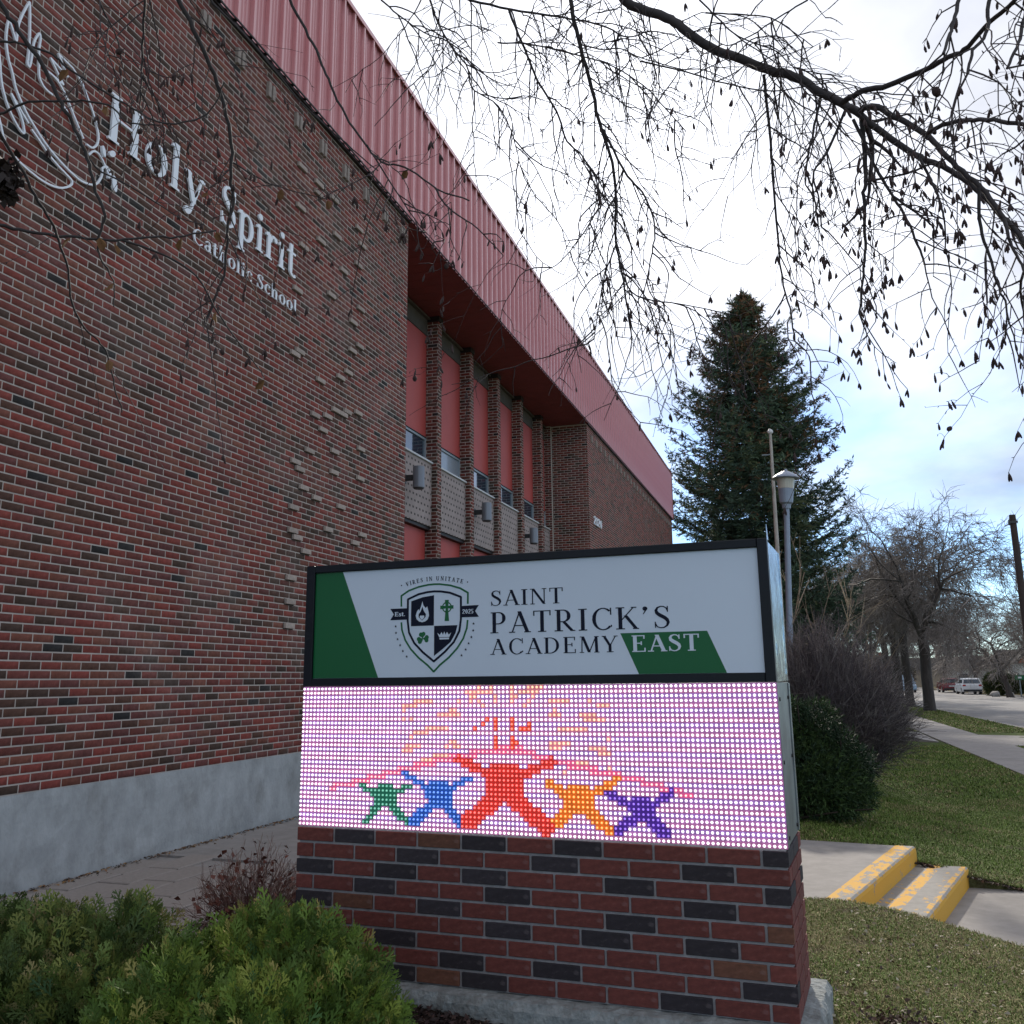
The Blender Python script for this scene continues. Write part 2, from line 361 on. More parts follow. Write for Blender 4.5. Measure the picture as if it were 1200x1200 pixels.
def glyph(ch, T=0.135, t=0.045):
    """polygons, advance; cap height 1, baseline 0"""
    P = []; s = 0.09
    def ser(x, y, h=None): P.extend(_ln(x-(h or s)-T/2, y+(t/2 if y < 0.5 else -t/2), x+(h or s)+T/2, y+(t/2 if y < 0.5 else -t/2), t))
    if ch == 'S':
        P += _st([(.50,.78),(.455,.90),(.37,.965),(.27,.975),(.155,.92),(.105,.80),(.135,.68),(.24,.58),(.37,.49),(.475,.385),(.515,.26),(.475,.12),(.37,.035),(.25,.02),(.13,.07),(.07,.22)], [t*.8,t,t,t*1.1,t*1.6,T*.75,T,T*1.1,T*1.1,T,T*.8,t*1.6,t*1.1,t,t,t*.8]); P += _ln(0.505, 0.72, 0.505, 0.98, t*.8); P += _ln(0.065, 0.02, 0.065, 0.29, t*.8); return P, 0.60
    if ch == 'A':
        P += _ln(0.10, 0, 0.40, 1, t*1.15); P += _ln(0.70, 0, 0.385, 1, T*1.05); P += _ln(0.20, 0.33, 0.60, 0.33, t); ser(0.10, 0, 0.05); ser(0.70, 0, 0.06); return P, 0.80
    if ch == 'I': P += _ln(0.17, 0, 0.17, 1, T); ser(0.17, 0); ser(0.17, 1); return P, 0.36
    if ch == 'N':
        P += _ln(0.13, 0, 0.13, 1, t*1.1); P += _ln(0.72, 0, 0.15, 1, T); P += _ln(0.72, 0, 0.72, 1, t*1.1); ser(0.13, 0, 0.05); ser(0.72, 1, 0.05); ser(0.10, 1, 0.03); return P, 0.86
    if ch == 'T':
        P += _ln(0.36, 0, 0.36, 1, T); P += _ln(0.03, 1-t/2, 0.69, 1-t/2, t); ser(0.36, 0); P += _ln(0.05, 0.76, 0.05, 1, t); P += _ln(0.67, 0.76, 0.67, 1, t); return P, 0.74
    if ch == 'P':
        P += _ln(0.15, 0, 0.15, 1, T); ser(0.15, 0); ser(0.12, 1, 0.04); P += _ln(0.15, 1-t/2, 0.34, 1-t/2, t); P += _ln(0.15, 0.44, 0.34, 0.44, t); P += _arc(0.33, 0.71, 0.27, 0.29, -90, 90, T, t); return P, 0.65
    if ch == 'R':
        g, _ = glyph('P', T, t); P += g; P += _ln(0.66, 0, 0.34, 0.44, T); ser(0.68, 0, 0.02); return P, 0.78
    if ch == 'C':
        P += _arc(0.46, 0.5, 0.40, 0.515, 48, 315, T, t); P += _ln(0.74, 0.68, 0.74, 1.0, t); P += _ln(0.75, 0.13, 0.75, 0.22, t); return P, 0.83
    if ch == 'K':
        P += _ln(0.15, 0, 0.15, 1, T); ser(0.15, 0); ser(0.15, 1); P += _ln(0.20, 0.42, 0.64, 1, t*1.1); P += _ln(0.72, 0, 0.34, 0.62, T); ser(0.70, 0, 0.04); ser(0.64, 1, 0.03); return P, 0.84
    if ch in "\u2019'":
        P += _arc(0.10, 0.90, 0.09, 0.10, 0, 360, T, t*2, 8); P.append([(0.19, 0.90), (0.16, 0.95), (0.02, 0.66), (0.05, 0.66)]); return P, 0.28
    if ch == 'D':
        P += _ln(0.15, 0, 0.15, 1, T); ser(0.12, 0, 0.04); ser(0.12, 1, 0.04); P += _ln(0.15, 1-t/2, 0.34, 1-t/2, t); P += _ln(0.15, t/2, 0.34, t/2, t); P += _arc(0.32, 0.5, 0.44, 0.5, -90, 90, T, t); return P, 0.86
    if ch == 'E':
        P += _ln(0.15, 0, 0.15, 1, T); ser(0.12, 0, 0.03); ser(0.12, 1, 0.03); P += _ln(0.15, 1-t/2, 0.58, 1-t/2, t); P += _ln(0.15, t/2, 0.60, t/2, t); P += _ln(0.15, 0.52, 0.44, 0.52, t)
        P += _ln(0.57, 0.78, 0.57, 1, t); P += _ln(0.60, 0, 0.60, 0.24, t); P += _ln(0.44, 0.41, 0.44, 0.63, t); return P, 0.68
    if ch == 'M':
        P += _ln(0.14, 0, 0.16, 1, t*1.1); P += _ln(0.50, 0.02, 0.19, 1, T); P += _ln(0.50, 0.02, 0.84, 1, t*1.1); P += _ln(0.86, 0, 0.84, 1, T); ser(0.14, 0, 0.04); ser(0.86, 0, 0.06); ser(0.86, 1, 0.04); ser(0.14, 1, 0.02); return P, 1.02
    if ch == 'Y':
        P += _ln(0.38, 0, 0.38, 0.46, T); P += _ln(0.37, 0.42, 0.10, 1, T); P += _ln(0.40, 0.44, 0.66, 1, t*1.1); ser(0.38, 0); ser(0.10, 1, 0.03); ser(0.66, 1, 0.03); return P, 0.76
    if ch == 'V':
        P += _ln(0.38, 0, 0.11, 1, T); P += _ln(0.39, 0, 0.66, 1, t*1.1); ser(0.11, 1, 0.05); ser(0.66, 1, 0.03); return P, 0.76
    if ch == 'U':
        P += _ln(0.14, 0.36, 0.14, 1, T); P += _ln(0.66, 0.36, 0.66, 1, t*1.1); P += _arc(0.376, 0.37, 0.304, 0.385, 180, 360, T*0.9, t); ser(0.14, 1); ser(0.66, 1, 0.05); return P, 0.80
    if ch == 'H':
        P += _ln(0.15, 0, 0.15, 1, T*1.15); P += _ln(0.68, 0, 0.68, 1, T*1.15); P += _ln(0.15, 0.52, 0.68, 0.52, t)
        for x in (0.15, 0.68): ser(x, 0, 0.07); ser(x, 1, 0.07)
        return P, 0.88
    if ch == 'o': P += _arc(0.33, 0.34, 0.30, 0.36, 0, 360, T*1.05, t, 24); return P, 0.66
    if ch == 'l': P += _ln(0.15, 0, 0.15, 1.04, T*1.05); ser(0.15, 0, 0.07); P.append([(0.0, 0.93), (0.12, 0.95), (0.15, 1.05), (0.02, 1.0)]); return P, 0.33
    if ch == 'y':
        P += _ln(0.34, 0.02, 0.12, 0.68, T); P += _ln(0.24, -0.26, 0.58, 0.68, t*1.3); ser(0.12, 0.66, 0.04); ser(0.57, 0.66, 0.02); P += _arc(0.16, -0.25, 0.10, 0.09, 0, 360, T*0.8, t*2, 10); P += _ln(0.14, -0.31, 0.26, -0.24, t*1.2); return P, 0.64
    if ch == 'p':
        P += _ln(0.15, -0.32, 0.15, 0.66, T*1.05); ser(0.15, -0.32, 0.07); P += _arc(0.33, 0.33, 0.28, 0.35, -130, 130, T*1.05, t*1.2); P.append([(0.0, 0.58), (0.12, 0.58), (0.15, 0.70), (0.02, 0.66)]); return P, 0.66
    if ch == 'i':
        P += _ln(0.15, 0, 0.15, 0.66, T*1.05); ser(0.15, 0, 0.07); P.append([(0.0, 0.58), (0.12, 0.58), (0.15, 0.70), (0.02, 0.66)]); P += _arc(0.145, 0.90, 0.085, 0.085, 0, 360, 0.084, 0.084, 10); return P, 0.33
    if ch == 'r':
        P += _ln(0.15, 0, 0.15, 0.66, T*1.05); ser(0.15, 0, 0.07); P += _arc(0.34, 0.42, 0.17, 0.27, 60, 165, T*0.7, t*1.4, 8); P += _arc(0.43, 0.60, 0.07, 0.07, 0, 360, 0.069, 0.069, 8); P.append([(0.0, 0.58), (0.12, 0.58), (0.15, 0.70), (0.02, 0.66)]); return P, 0.50
    if ch == 't':
        P += _ln(0.18, 0.12, 0.18, 0.88, T); P += _ln(0.02, 0.64, 0.38, 0.64, t*1.2); P += _arc(0.30, 0.17, 0.19, 0.18, 180, 310, T*0.85, t*1.2, 8); return P, 0.42
    if ch == 'a':
        P += _ln(0.42, 0.05, 0.42, 0.48, T); P += _arc(0.27, 0.47, 0.21, 0.22, 0, 160, T*0.8, t*1.1, 10); P += _arc(0.25, 0.19, 0.21, 0.20, 40, 330, T*0.8, t*1.1, 14); P += _ln(0.40, 0.05, 0.54, 0.05, t*1.4); return P, 0.56
    if ch == 'h':
        P += _ln(0.15, 0, 0.15, 1.04, T); ser(0.15, 0, 0.05); P += _arc(0.33, 0.42, 0.22, 0.27, 0, 150, T, t, 10); P += _ln(0.49, 0, 0.49, 0.44, T); ser(0.49, 0, 0.05); return P, 0.66
    if ch == 'c': P += _arc(0.32, 0.34, 0.28, 0.36, 50, 320, T, t); P += _arc(0.47, 0.55, 0.07, 0.07, 0, 360, 0.069, 0.069, 8); return P, 0.56
    if ch == 's':
        P += _st([(.36,.52),(.31,.63),(.21,.67),(.11,.62),(.09,.50),(.17,.42),(.28,.34),(.37,.24),(.35,.10),(.24,.02),(.12,.04),(.06,.16)], [t,t,t,t*1.5,T*.8,T,T,T*.9,t*1.6,t,t,t]); return P, 0.44
    if ch == '.': P += _arc(0.10, 0.08, 0.08, 0.08, 0, 360, 0.079, 0.079, 8); return P, 0.22
    if ch == '0': P += _arc(0.30, 0.5, 0.26, 0.51, 0, 360, T, t, 20); return P, 0.62
    if ch == '1': P += _ln(0.22, 0, 0.22, 1, T); ser(0.22, 0); P.append([(0.04, 0.82), (0.06, 0.76), (0.20, 0.86), (0.20, 1.0)]); return P, 0.44
    if ch == '2':
        P += _st([(.08,.74),(.11,.90),(.24,.98),(.38,.95),(.47,.83),(.47,.70),(.38,.53),(.22,.32),(.07,.09)], [t*1.5,t,t,t*1.5,T,T,T*.8,t*1.3,t*1.2]); P += _ln(0.04, 0.055, 0.54, 0.055, 0.11); return P, 0.60
    if ch == '5':
        P += _arc(0.24, 0.31, 0.26, 0.32, -150, 120, T, t); P += _ln(0.09, 0.52, 0.11, 1, t); P += _ln(0.09, 0.95, 0.48, 0.95, 0.09); return P, 0.58
    return P, 0.40
def text_polys(txt, track=0.0, **k):
    out = []; x = 0
    for ch in txt:
        if ch == ' ': x += 0.34+track; continue
        g, a = glyph(ch, **k); out.append((ch, [[(px_+x, py_) for px_, py_ in pl] for pl in g])); x += a+track
    return out, x-track
def put_text(mb, txt, x0, x1, z0, h, fn, d0, d1, track=0.06, **k):
    """text fitted between x0 and x1 on baseline z0, cap height h"""
    gl, wd = text_polys(txt, track, **k); sx = (x1-x0)/wd; i = 0
    for ch, pl in gl:
        for p in pl:
            i += 1
            mb.prism([(x0+a*sx, z0+b*h) for a, b in p], fn, d0, d1+(i % 7)*0.00006)

# ------------------------------------------------------------------ brick fields
PAL = [((0.205, 0.046, 0.035), 8), ((0.150, 0.043, 0.034), 6), ((0.180, 0.062, 0.042), 5), ((0.092, 0.043, 0.030), 4), ((0.062, 0.036, 0.026), 3), ((0.028, 0.025, 0.024), 0.7), ((0.138, 0.046, 0.040), 5)]
_pc = np.array([c for c, w in PAL]); _pw = np.array([w for c, w in PAL], float); _pw /= _pw.sum()
BU, BH, BG = 0.2165, 0.0695, 0.0115        # brick pitch, course height, joint
def brick_cells(u0, u1, z0, z1, rng, phase=0.0):
    """list of (ua, ub, za, zb, colour) in running bond"""
    out = []; n = int(round((z1-z0)/BH))
    for j in range(n):
        off = (0.5 if (j+int(round(z0/BH))) % 2 else 0.0)*BU+phase
        k0 = math.floor((u0-off)/BU); k1 = math.ceil((u1-off)/BU)
        for k in range(k0, k1):
            a = max(off+k*BU, u0); b = min(off+(k+1)*BU, u1)
            if b-a < 0.03: continue
            out.append((a+BG/2, b-BG/2, z0+j*BH+BG/2, z0+(j+1)*BH-BG/2))
    out = np.array(out)
    # streaks: neighbouring bricks tend to share a tone
    g = rng.random(len(out)); low = 0.5+0.5*np.sin(out[:, 0]*2.3+np.sin(out[:, 2]*1.9)*2.0)*np.cos(out[:, 2]*2.7+out[:, 0]*0.6)
    w = np.tile(_pw, (len(out), 1)); w[:, 3:5] *= (0.35+1.4*low)[:, None]; w /= w.sum(1, keepdims=True)
    idx = (g[:, None] > np.cumsum(w, 1)).sum(1).clip(0, len(_pw)-1)
    col = _pc[idx]*rng.uniform(0.82, 1.18, (len(out), 1))
    return out, col, idx
def brick_mesh(name, cells, col, org, au, an, m, proud=0.0026):
    """bricks on a plane: org + u*au + z*Z, standing proud along an"""
    org = np.array(org, float); au = np.array(au, float); an = np.array(an, float); Z = np.array([0, 0, 1.])
    n = len(cells); P = np.zeros((n, 8, 3)); e = 0.0018
    rr = np.random.default_rng(5); pr = proud+rr.uniform(-0.0009, 0.0009, n)
    k = 0
    for dd, ins in ((0, 0), (1, e)):
        for (iu, iz, su, sz) in ((0, 2, 1, 1), (1, 2, -1, 1), (1, 3, -1, -1), (0, 3, 1, -1)):
            uu = cells[:, iu]+su*ins; z_ = cells[:, iz]+sz*ins
            P[:, k] = org+uu[:, None]*au+z_[:, None]*Z+(pr*dd)[:, None]*an; k += 1
    f = np.array([(4, 5, 6, 7), (0, 1, 5, 4), (1, 2, 6, 5), (2, 3, 7, 6), (3, 0, 4, 7)])
    if np.dot(np.cross(au, Z), an) < 0: f = f[:, ::-1]
    F = (f[None]+(np.arange(n)*8)[:, None, None]).reshape(-1, 4)
    return np_mesh(name, P.reshape(-1, 3), F, np.repeat(col, 8, axis=0), m)
def plane_grid(mb, a, b, c, d, col=(1, 1, 1)): mb.quad(a, b, c, d, col)

# ------------------------------------------------------------------ the school, in its own frame: x along the facade, -y towards the street
ANG = math.atan2(0.9974475, -0.0714033)
RB = Matrix.Rotation(ANG, 3, 'Z')
def bw(u, w, z):                       # facade frame (u, outward w) -> world
    return RB @ Vector((u, -w, 0))+Vector((0, 0, z))
Y0 = 5.705                             # brick face
base = Vector((13.05, Y0, -0.2))
school = empty('school_building', bw(13.05, -Y0, -0.2), ANG)
tag(school, 'long red brick school with ribbed red roof band, tall red panels and concrete plinth', 'building')
OFF = -base
def bpart(name, mb_or_me, m=None, parent=None, smooth=False):
    me = mb_or_me.mesh(name, m, smooth) if isinstance(mb_or_me, MB) else mb_or_me
    p = parent or school
    return link(name, me, p, OFF if p is school else (0, 0, 0))
rng = np.random.default_rng(11)
U0, UC, UR, UE, ZC, ZT = 0.0, 13.05, 26.15, 44.3, 0.503, 8.49
# near wall
wall = MB(); wall.box((U0, Y0+0.008, ZC-0.02), (UC-0.008, Y0+0.30, ZT+0.11))
wall_o = bpart('wall', wall, M['mortar'])
PH = 5.856 % BU
cells, col, idx = brick_cells(U0, UC, ZC, ZC+116*BH, rng, PH)
PB = [(17.64,103.11),(19.6,103.06),(19.64,101.28),(21.58,102.91),(17.66,94.91),(25.37,102.45),(22.19,95.91),(20.22,92.17),(18.32,88.09),(25.7,99.11),(25.24,93.96),(23.27,90.13),(17.92,79.27),(21.86,83.25),(25.86,85.24),(24.93,81.18),(18.05,69.41),(18.05,67.51),(20.11,65.47),(23.54,68.43),(24.51,70.42),(24.99,75.29),(25.96,77.35),(19.64,58.6),(22.64,60.71),(23.16,61.55),(24.53,62.5),(26.09,63.58),(21.74,58.81),(20.68,56.65),(22.22,53.73),(19.7,50.85),(18.2,48.79),(26.18,55.73),(18.74,46.92),(22.75,48.92),(26.27,49.91),(19.22,44.85),(20.7,42.92),(18.3,40.96),(23.74,42.96),(18.31,36.99),(18.35,35.15),(22.29,38.07),(26.33,39.14),(25.8,37.19),(19.81,33.17),(18.19,28.23),(18.29,24.22),(18.38,20.42)]
cu = (cells[:, 0]+cells[:, 1])/2; cz = (cells[:, 2]+cells[:, 3])/2
proj = set()
for a, b in PB:
    u = 5.856+a*0.2155; z = ZC+(b)*BH
    proj.add(int(np.argmin((cu-u)**2+((cz-z)*1.6)**2)))
proj = sorted(proj)
# every brick is its own object where it shows largest, the rest is one part
dist = np.sqrt((cu-1.2)**2+5.7**2+(cz-1.29)**2)
elig = np.where((cu > 5.15+0.03*np.maximum(0, cz-3)) & (cz < 7.0))[0]
near = elig[np.argsort(dist[elig])][:300]
near = [i for i in near if i not in proj]
keep = np.ones(len(cells), bool); keep[near] = False; keep[proj] = False
RBN = [np.array((BU-BG, BH-BG))]
brick_protos = []
prng = np.random.default_rng(4)
for k in range(14):
    c = _pc[min(k//2, 6)]*prng.uniform(0.85, 1.15)
    me = brick_mesh('brick', np.array([[-(BU-BG)/2, (BU-BG)/2, -(BH-BG)/2, (BH-BG)/2]]), np.array([c]), (0, 0, 0), (1, 0, 0), (0, -1, 0), M['brick'])
    brick_protos.append(me)
for i in near:
    full = (cells[i, 1]-cells[i, 0]) > BU-BG-0.002
    k = int(min(idx[i], 6))*2+random.randint(0, 1)
    o = link('brick', brick_protos[k], wall_o, (cu[i], Y0+0.008, cz[i]))
    if not full: o.scale = ((cells[i, 1]-cells[i, 0])/(BU-BG), 1, 1)
pale = brick_protos[0]
pm = []
for k in range(4):
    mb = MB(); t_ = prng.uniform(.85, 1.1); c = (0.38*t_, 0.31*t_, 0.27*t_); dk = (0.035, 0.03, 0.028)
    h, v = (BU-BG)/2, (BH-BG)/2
    mb.box((-h, -0.034, -v), (h, 0.0, v), c, 0.002); mb.box((-h-0.009, -0.004, -v-0.010), (h+0.004, -0.0005, v+0.004), dk)  # thin dark plate, shifted left and down, paints the brick's shadow on the wall
    pm.append(mb.mesh('projecting_brick', M['brick']))
for n_, i in enumerate(proj):
    link('projecting_brick', pm[n_ % 4], wall_o, (cu[i], Y0+0.008, cz[i]))
o = link('brickwork', brick_mesh('brickwork', cells[keep], col[keep], (0, Y0+0.008, 0), (1, 0, 0), (0, -1, 0), M['brick']), wall_o); o['kind'] = 'stuff'
# soldier pairs under the roof band
sb = MB(); sb.box((-0.028, -0.045, -0.098), (0.028, 0, 0.098), (0.30, 0.25, 0.22), 0.002); sbm = sb.mesh('soldier_brick', M['brick'])
u = 8.14-0.655*5
while u < 12.95:
    for du in (0.0, 0.09): link('soldier_brick', sbm, wall_o, (u+du, Y0+0.008, 8.25))
    u += 0.655
# far wall
wf = MB(); wf.box((UR+0.008, Y0+0.008, -0.2), (UE, Y0+0.30, ZT+0.11))
wall_f = bpart('wall', wf, M['mortar'])
c2, k2, _ = brick_cells(UR, UE, ZC-7*BH, ZC+116*BH, rng, PH)
o = link('brickwork', brick_mesh('brickwork', c2, k2*1.05, (0, Y0+0.008, 0), (1, 0, 0), (0, -1, 0), M['brick']), wall_f); o['kind'] = 'stuff'
u = UR+0.5
while u < UE-0.3:
    for du in (0.0, 0.09): link('soldier_brick', sbm, wall_f, (u+du, Y0+0.008, 8.25))
    u += 0.655
# return wall of the bay block
YR = 7.0
wr = MB(); wr.box((UR+0.008, Y0+0.30, -0.2), (UR+0.30, YR+1.3, ZT+0.108)); wall_r = bpart('wall', wr, M['mortar'])
c3, k3, _ = brick_cells(Y0, YR-0.22, ZC-7*BH, ZC+116*BH, rng, 0.03)
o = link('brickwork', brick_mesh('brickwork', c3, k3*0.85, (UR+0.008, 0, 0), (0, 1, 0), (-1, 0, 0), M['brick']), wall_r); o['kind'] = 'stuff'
wn_ = MB(); wn_.box((UC-0.30, Y0+0.30, -0.2), (UC-0.008, YR+1.3, ZT+0.11)); wall_n = bpart('wall', wn_, M['mortar'])
c3, k3, _ = brick_cells(Y0, YR, ZC-7*BH, ZC+116*BH, rng, 0.03)
o = link('brickwork', brick_mesh('brickwork', c3, k3, (UC-0.008, 0, 0), (0, 1, 0), (1, 0, 0), M['brick']), wall_n); o['kind'] = 'stuff'
mm = MB(); mm.box((U0, Y0+0.31, ZC), (UC-0.31, 24, ZT+0.1)); mm.box((UR+0.31, Y0+0.31, -0.2), (UE-0.02, 24, ZT+0.1)); mm.box((UC-0.31, YR+0.2, -0.2), (UR+0.31, 24, ZT+0.09))
bpart('rear_block', mm, M['mortar'])
# plinth
pl = MB(); ru = random.Random(3)
us = [U0+0.25*i for i in range(int((UC-U0)/0.25)+1)]+[UC]
for a, b in zip(us[:-1], us[1:]):
    pass
nz_ = 6; V = []; 
for u in us:
    for j in range(nz_+1):
        z = -0.30+(ZC+0.30)*j/nz_
        V.append((u, Y0-0.004+ru.uniform(-0.004, 0.004)-(0.004 if j < nz_ else -0.002), z+(ru.uniform(-0.004, 0.004) if j == nz_ else 0)))
F = [(i*(nz_+1)+j, (i+1)*(nz_+1)+j, (i+1)*(nz_+1)+j+1, i*(nz_+1)+j+1) for i in range(len(us)-1) for j in range(nz_)]
pl.add(V, F); pl.box((U0, Y0+0.012, -0.3), (UC-0.003, Y0+0.3, ZC-0.021))
bpart('plinth', pl, M['concrete_wall'])
# piers of the window bays
PITCH = 1.96; PU = [16.98+PITCH*k for k in range(5)]; YP = 6.74
for u in PU:
    p = MB(); p.box((u+0.008, YP+0.008, -0.2), (u+0.212, YR+0.3, 8.49)); po = bpart('pier', p, M['mortar'])
    a, ka, _ = brick_cells(YP, YR+0.05, ZC-10*BH, ZC+115*BH, rng, 0.05)
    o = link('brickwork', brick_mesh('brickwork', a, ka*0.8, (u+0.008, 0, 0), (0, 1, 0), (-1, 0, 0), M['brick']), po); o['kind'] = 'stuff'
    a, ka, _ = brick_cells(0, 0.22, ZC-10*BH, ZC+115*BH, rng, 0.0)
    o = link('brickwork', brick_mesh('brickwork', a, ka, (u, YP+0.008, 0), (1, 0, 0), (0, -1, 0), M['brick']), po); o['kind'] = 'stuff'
    q = MB(); q.box((u-0.01, YP-0.015, 8.493), (u+0.23, YR+0.1, 8.598)); link('pier_cap', q.mesh('pier_cap', M['trim']), po)
p = MB(); p.box((UR-0.09, YR-0.22+0.01, -0.2), (UR+0.008, YR+0.3, 8.59)); po = bpart('pier', p, M['mortar'])
a, ka, _ = brick_cells(YR-0.22, YR+0.05, ZC-10*BH, ZC+116*BH, rng, 0.05)
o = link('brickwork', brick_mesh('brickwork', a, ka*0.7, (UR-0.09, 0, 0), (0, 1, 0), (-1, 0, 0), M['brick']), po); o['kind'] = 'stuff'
# bays
bounds = [UC+0.0]+[u for u in PU]+[UR-0.09]
starts = [UC]+[u+0.212 for u in PU]
ends = PU+[UR-0.09]
for k in range(6):
    a, b = starts[k]+0.003, ends[k]-0.003+0.004
    q = MB(); q.box((a, YR, 6.04), (b, YR+0.06, 8.19)); bpart('tall_red_panel', q, M['red_panel'])
    q = MB(); q.box((a, YR, -0.2), (b, YR+0.06, 4.16)); bpart('lower_red_panel', q, M['red_panel'])
    q = MB(); q.box((a, YR-0.02, 8.195), (b, YR+0.06, 8.53)); bpart('lintel', q, M['lintel'])
    q = MB(); q.box((a, YR-0.09, 8.535), (b, YR+0.06, 8.57)); bpart('trim_strip', q, M['lintel'])
    q = MB(); q.box((a, YR-0.005, 8.19), (b, YR+0.05, 8.194)); q.box((a, YR-0.03, 6.03), (b, YR+0.01, 6.039)); bpart('shadow_gap', q, M['trim'])
    q = MB(); q.box((a, 6.87, 4.23), (b, YR+0.05, 5.48)); bpart('pierced_screen', q, M['screen'])
    q = MB(); q.box((a, 6.90, 4.165), (b, YR+0.05, 4.225)); bpart('screen_ledge', q, M['trim'])
    # window
    w = MB(); t_ = 0.055
    w.box((a, YR-0.01, 5.985), (b, YR+0.05, 6.026)); w.box((a, YR-0.01, 5.524), (b, YR+0.05, 5.56))
    w.box((a, YR-0.01, 5.565), (a+t_, YR+0.05, 5.98)); w.box((b-t_, YR-0.01, 5.565), (b, YR+0.05, 5.98))
    wo_ = bpart('window', w, M['frame_grey'])
    g = MB(); g.box((a+t_+0.002, YR+0.02, 5.562), (b-t_-0.002, YR+0.03, 5.983)); link('pane', g.mesh('pane', M['blind' if k in (1, 5) else 'glass']), wo_)
    s_ = MB(); s_.box((a, YR-0.17, 5.485), (b+0.0, YR+0.04, 5.522), (1, 1, 1), 0.004); link('sill', s_.mesh('sill', M['white_paint']), wo_)
# soffit with board joints
so = []
u = U0
while u < UE:
    u += 0.60
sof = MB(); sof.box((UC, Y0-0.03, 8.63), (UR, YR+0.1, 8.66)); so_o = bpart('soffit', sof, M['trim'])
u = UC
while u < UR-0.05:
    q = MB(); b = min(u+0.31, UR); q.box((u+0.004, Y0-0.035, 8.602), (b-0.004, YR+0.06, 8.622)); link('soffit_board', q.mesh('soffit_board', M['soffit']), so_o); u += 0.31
# roof band: framed box carrying ribbed sheets
YF = Y0-0.09
fb = MB(); fb.box((U0, YF+0.045, 8.67), (UE, Y0+0.10, 10.80)); fb.box((U0, Y0+0.105, 8.665), (UE+0.1, 24, 10.78)); fb.box((U0, YF+0.048, 8.575), (UC-0.004, Y0+0.02, 8.629)); fb.box((UR+0.004, YF+0.048, 8.575), (UE+0.1, Y0+0.02, 8.629))
fas = bpart('roof_band', fb, M['trim'])
RP = 0.3135
prof = [(0.0, 0.0), (0.014, -0.046), (0.050, -0.046), (0.064, 0.0), (0.135, 0.0), (0.150, -0.012), (0.165, -0.012), (0.235, 0.002), (0.250, 0.002), (RP-0.001, 0.0)]
pmb = MB(); V = [(x, y, z) for z in (8.605, 10.84) for x, y in prof]; n = len(prof)
pmb.add(V, [(i, i+1, n+i+1, n+i) for i in range(n-1)]); pme = pmb.mesh('fascia_panel', M['fascia'])
u = 12.665-RP*40
while u < UE-0.1:
    if u >= U0: link('fascia_panel', pme, fas, (u, YF+0.04, 0))
    u += RP
q = MB(); q.box((U0, YF-0.012, 10.841), (UE+0.14, YF+0.5, 10.875)); q.box((U0, YF-0.014, 10.80), (UE+0.142, YF-0.003, 10.84)); link('coping', q.mesh('coping', M['fascia']), fas)
q = MB(); q.box((UE-0.05, YF+0.0, 8.6), (UE+0.12, 24, 10.838)); link('end_sheet', q.mesh('end_sheet', M['fascia']), fas)
q = MB(); q.box((U0, YF-0.004, 8.585), (UE+0.12, YF+0.012, 8.603)); link('drip_edge', q.mesh('drip_edge', M['trim']), fas)

# wall lamps in bays one, three and five
lamp_lab = ['grey cylinder wall lamp on the pierced screen of the bay nearest the lettered wall', 'grey cylinder wall lamp on the middle pierced screen, second of the three wall lamps', 'grey cylinder wall lamp furthest along the bays, nearest the recessed brick corner']
for k, (u, lab) in enumerate(zip((15.62, 19.50, 23.30), lamp_lab)):
    L0 = empty('wall_lamp', bw(u, -6.87, 4.93), ANG); tag(L0, lab, 'wall lamp', 'grey cylinder lamps on the school bays')
    q = MB(); q.box((-0.05, -0.20, -0.05), (0.05, 0, 0.05), (1, 1, 1), 0.01); q.box((-0.09, -0.02, -0.09), (0.09, -0.001, 0.09)); q.build('bracket', M['lamp_dark'], L0)
    q = MB(); q.lathe((0, -0.30, -0.2), [(0.104, 0.0), (0.108, 0.01), (0.108, 0.39), (0.10, 0.40)], 24); q.build('cylinder_shade', M['lamp_grey'], L0, smooth=False)
    q = MB(); q.lathe((0, -0.30, -0.218), [(0.09, 0.0), (0.095, 0.017)], 20); q.build('lens', M['lamp_dark'], L0)

# wall lettering
def ccw(p):
    a = sum(p[i][0]*p[(i+1) % len(p)][1]-p[(i+1) % len(p)][0]*p[i][1] for i in range(len(p)))
    return p if a > 0 else p[::-1]
sign_w = empty('wall_lettering', bw(7.9, -Y0, 5.6), ANG)
tag(sign_w, 'white raised letters reading Holy Spirit Catholic School with line-drawn hands and a dove on brick', 'wall sign')
def fl(x, y, d): return (x-7.9, -d, y-5.6)
def word(txt, x0, x1, zb, h, track, depth=0.045):
    gl, wd = text_polys(txt, track, T=0.128, t=0.05); sx = (x1-x0)/wd
    for ch, pl in gl:
        q = MB()
        for i, p in enumerate(pl): q.prism(ccw([(x0+a*sx, zb+b*h) for a, b in p]), fl, 0.006, depth+(i % 7)*0.0003)
        q.build('letter', M['letter'], sign_w)
word('Holy', 6.24, 7.67, 6.10, 0.47, 0.07, 0.028)
word('Spirit', 7.97, 9.56, 6.13, 0.47, 0.07, 0.028)
word('Catholic', 7.54, 8.64, 5.70, 0.165, 0.10, 0.02)
word('School', 8.74, 9.63, 5.70, 0.165, 0.10, 0.02)
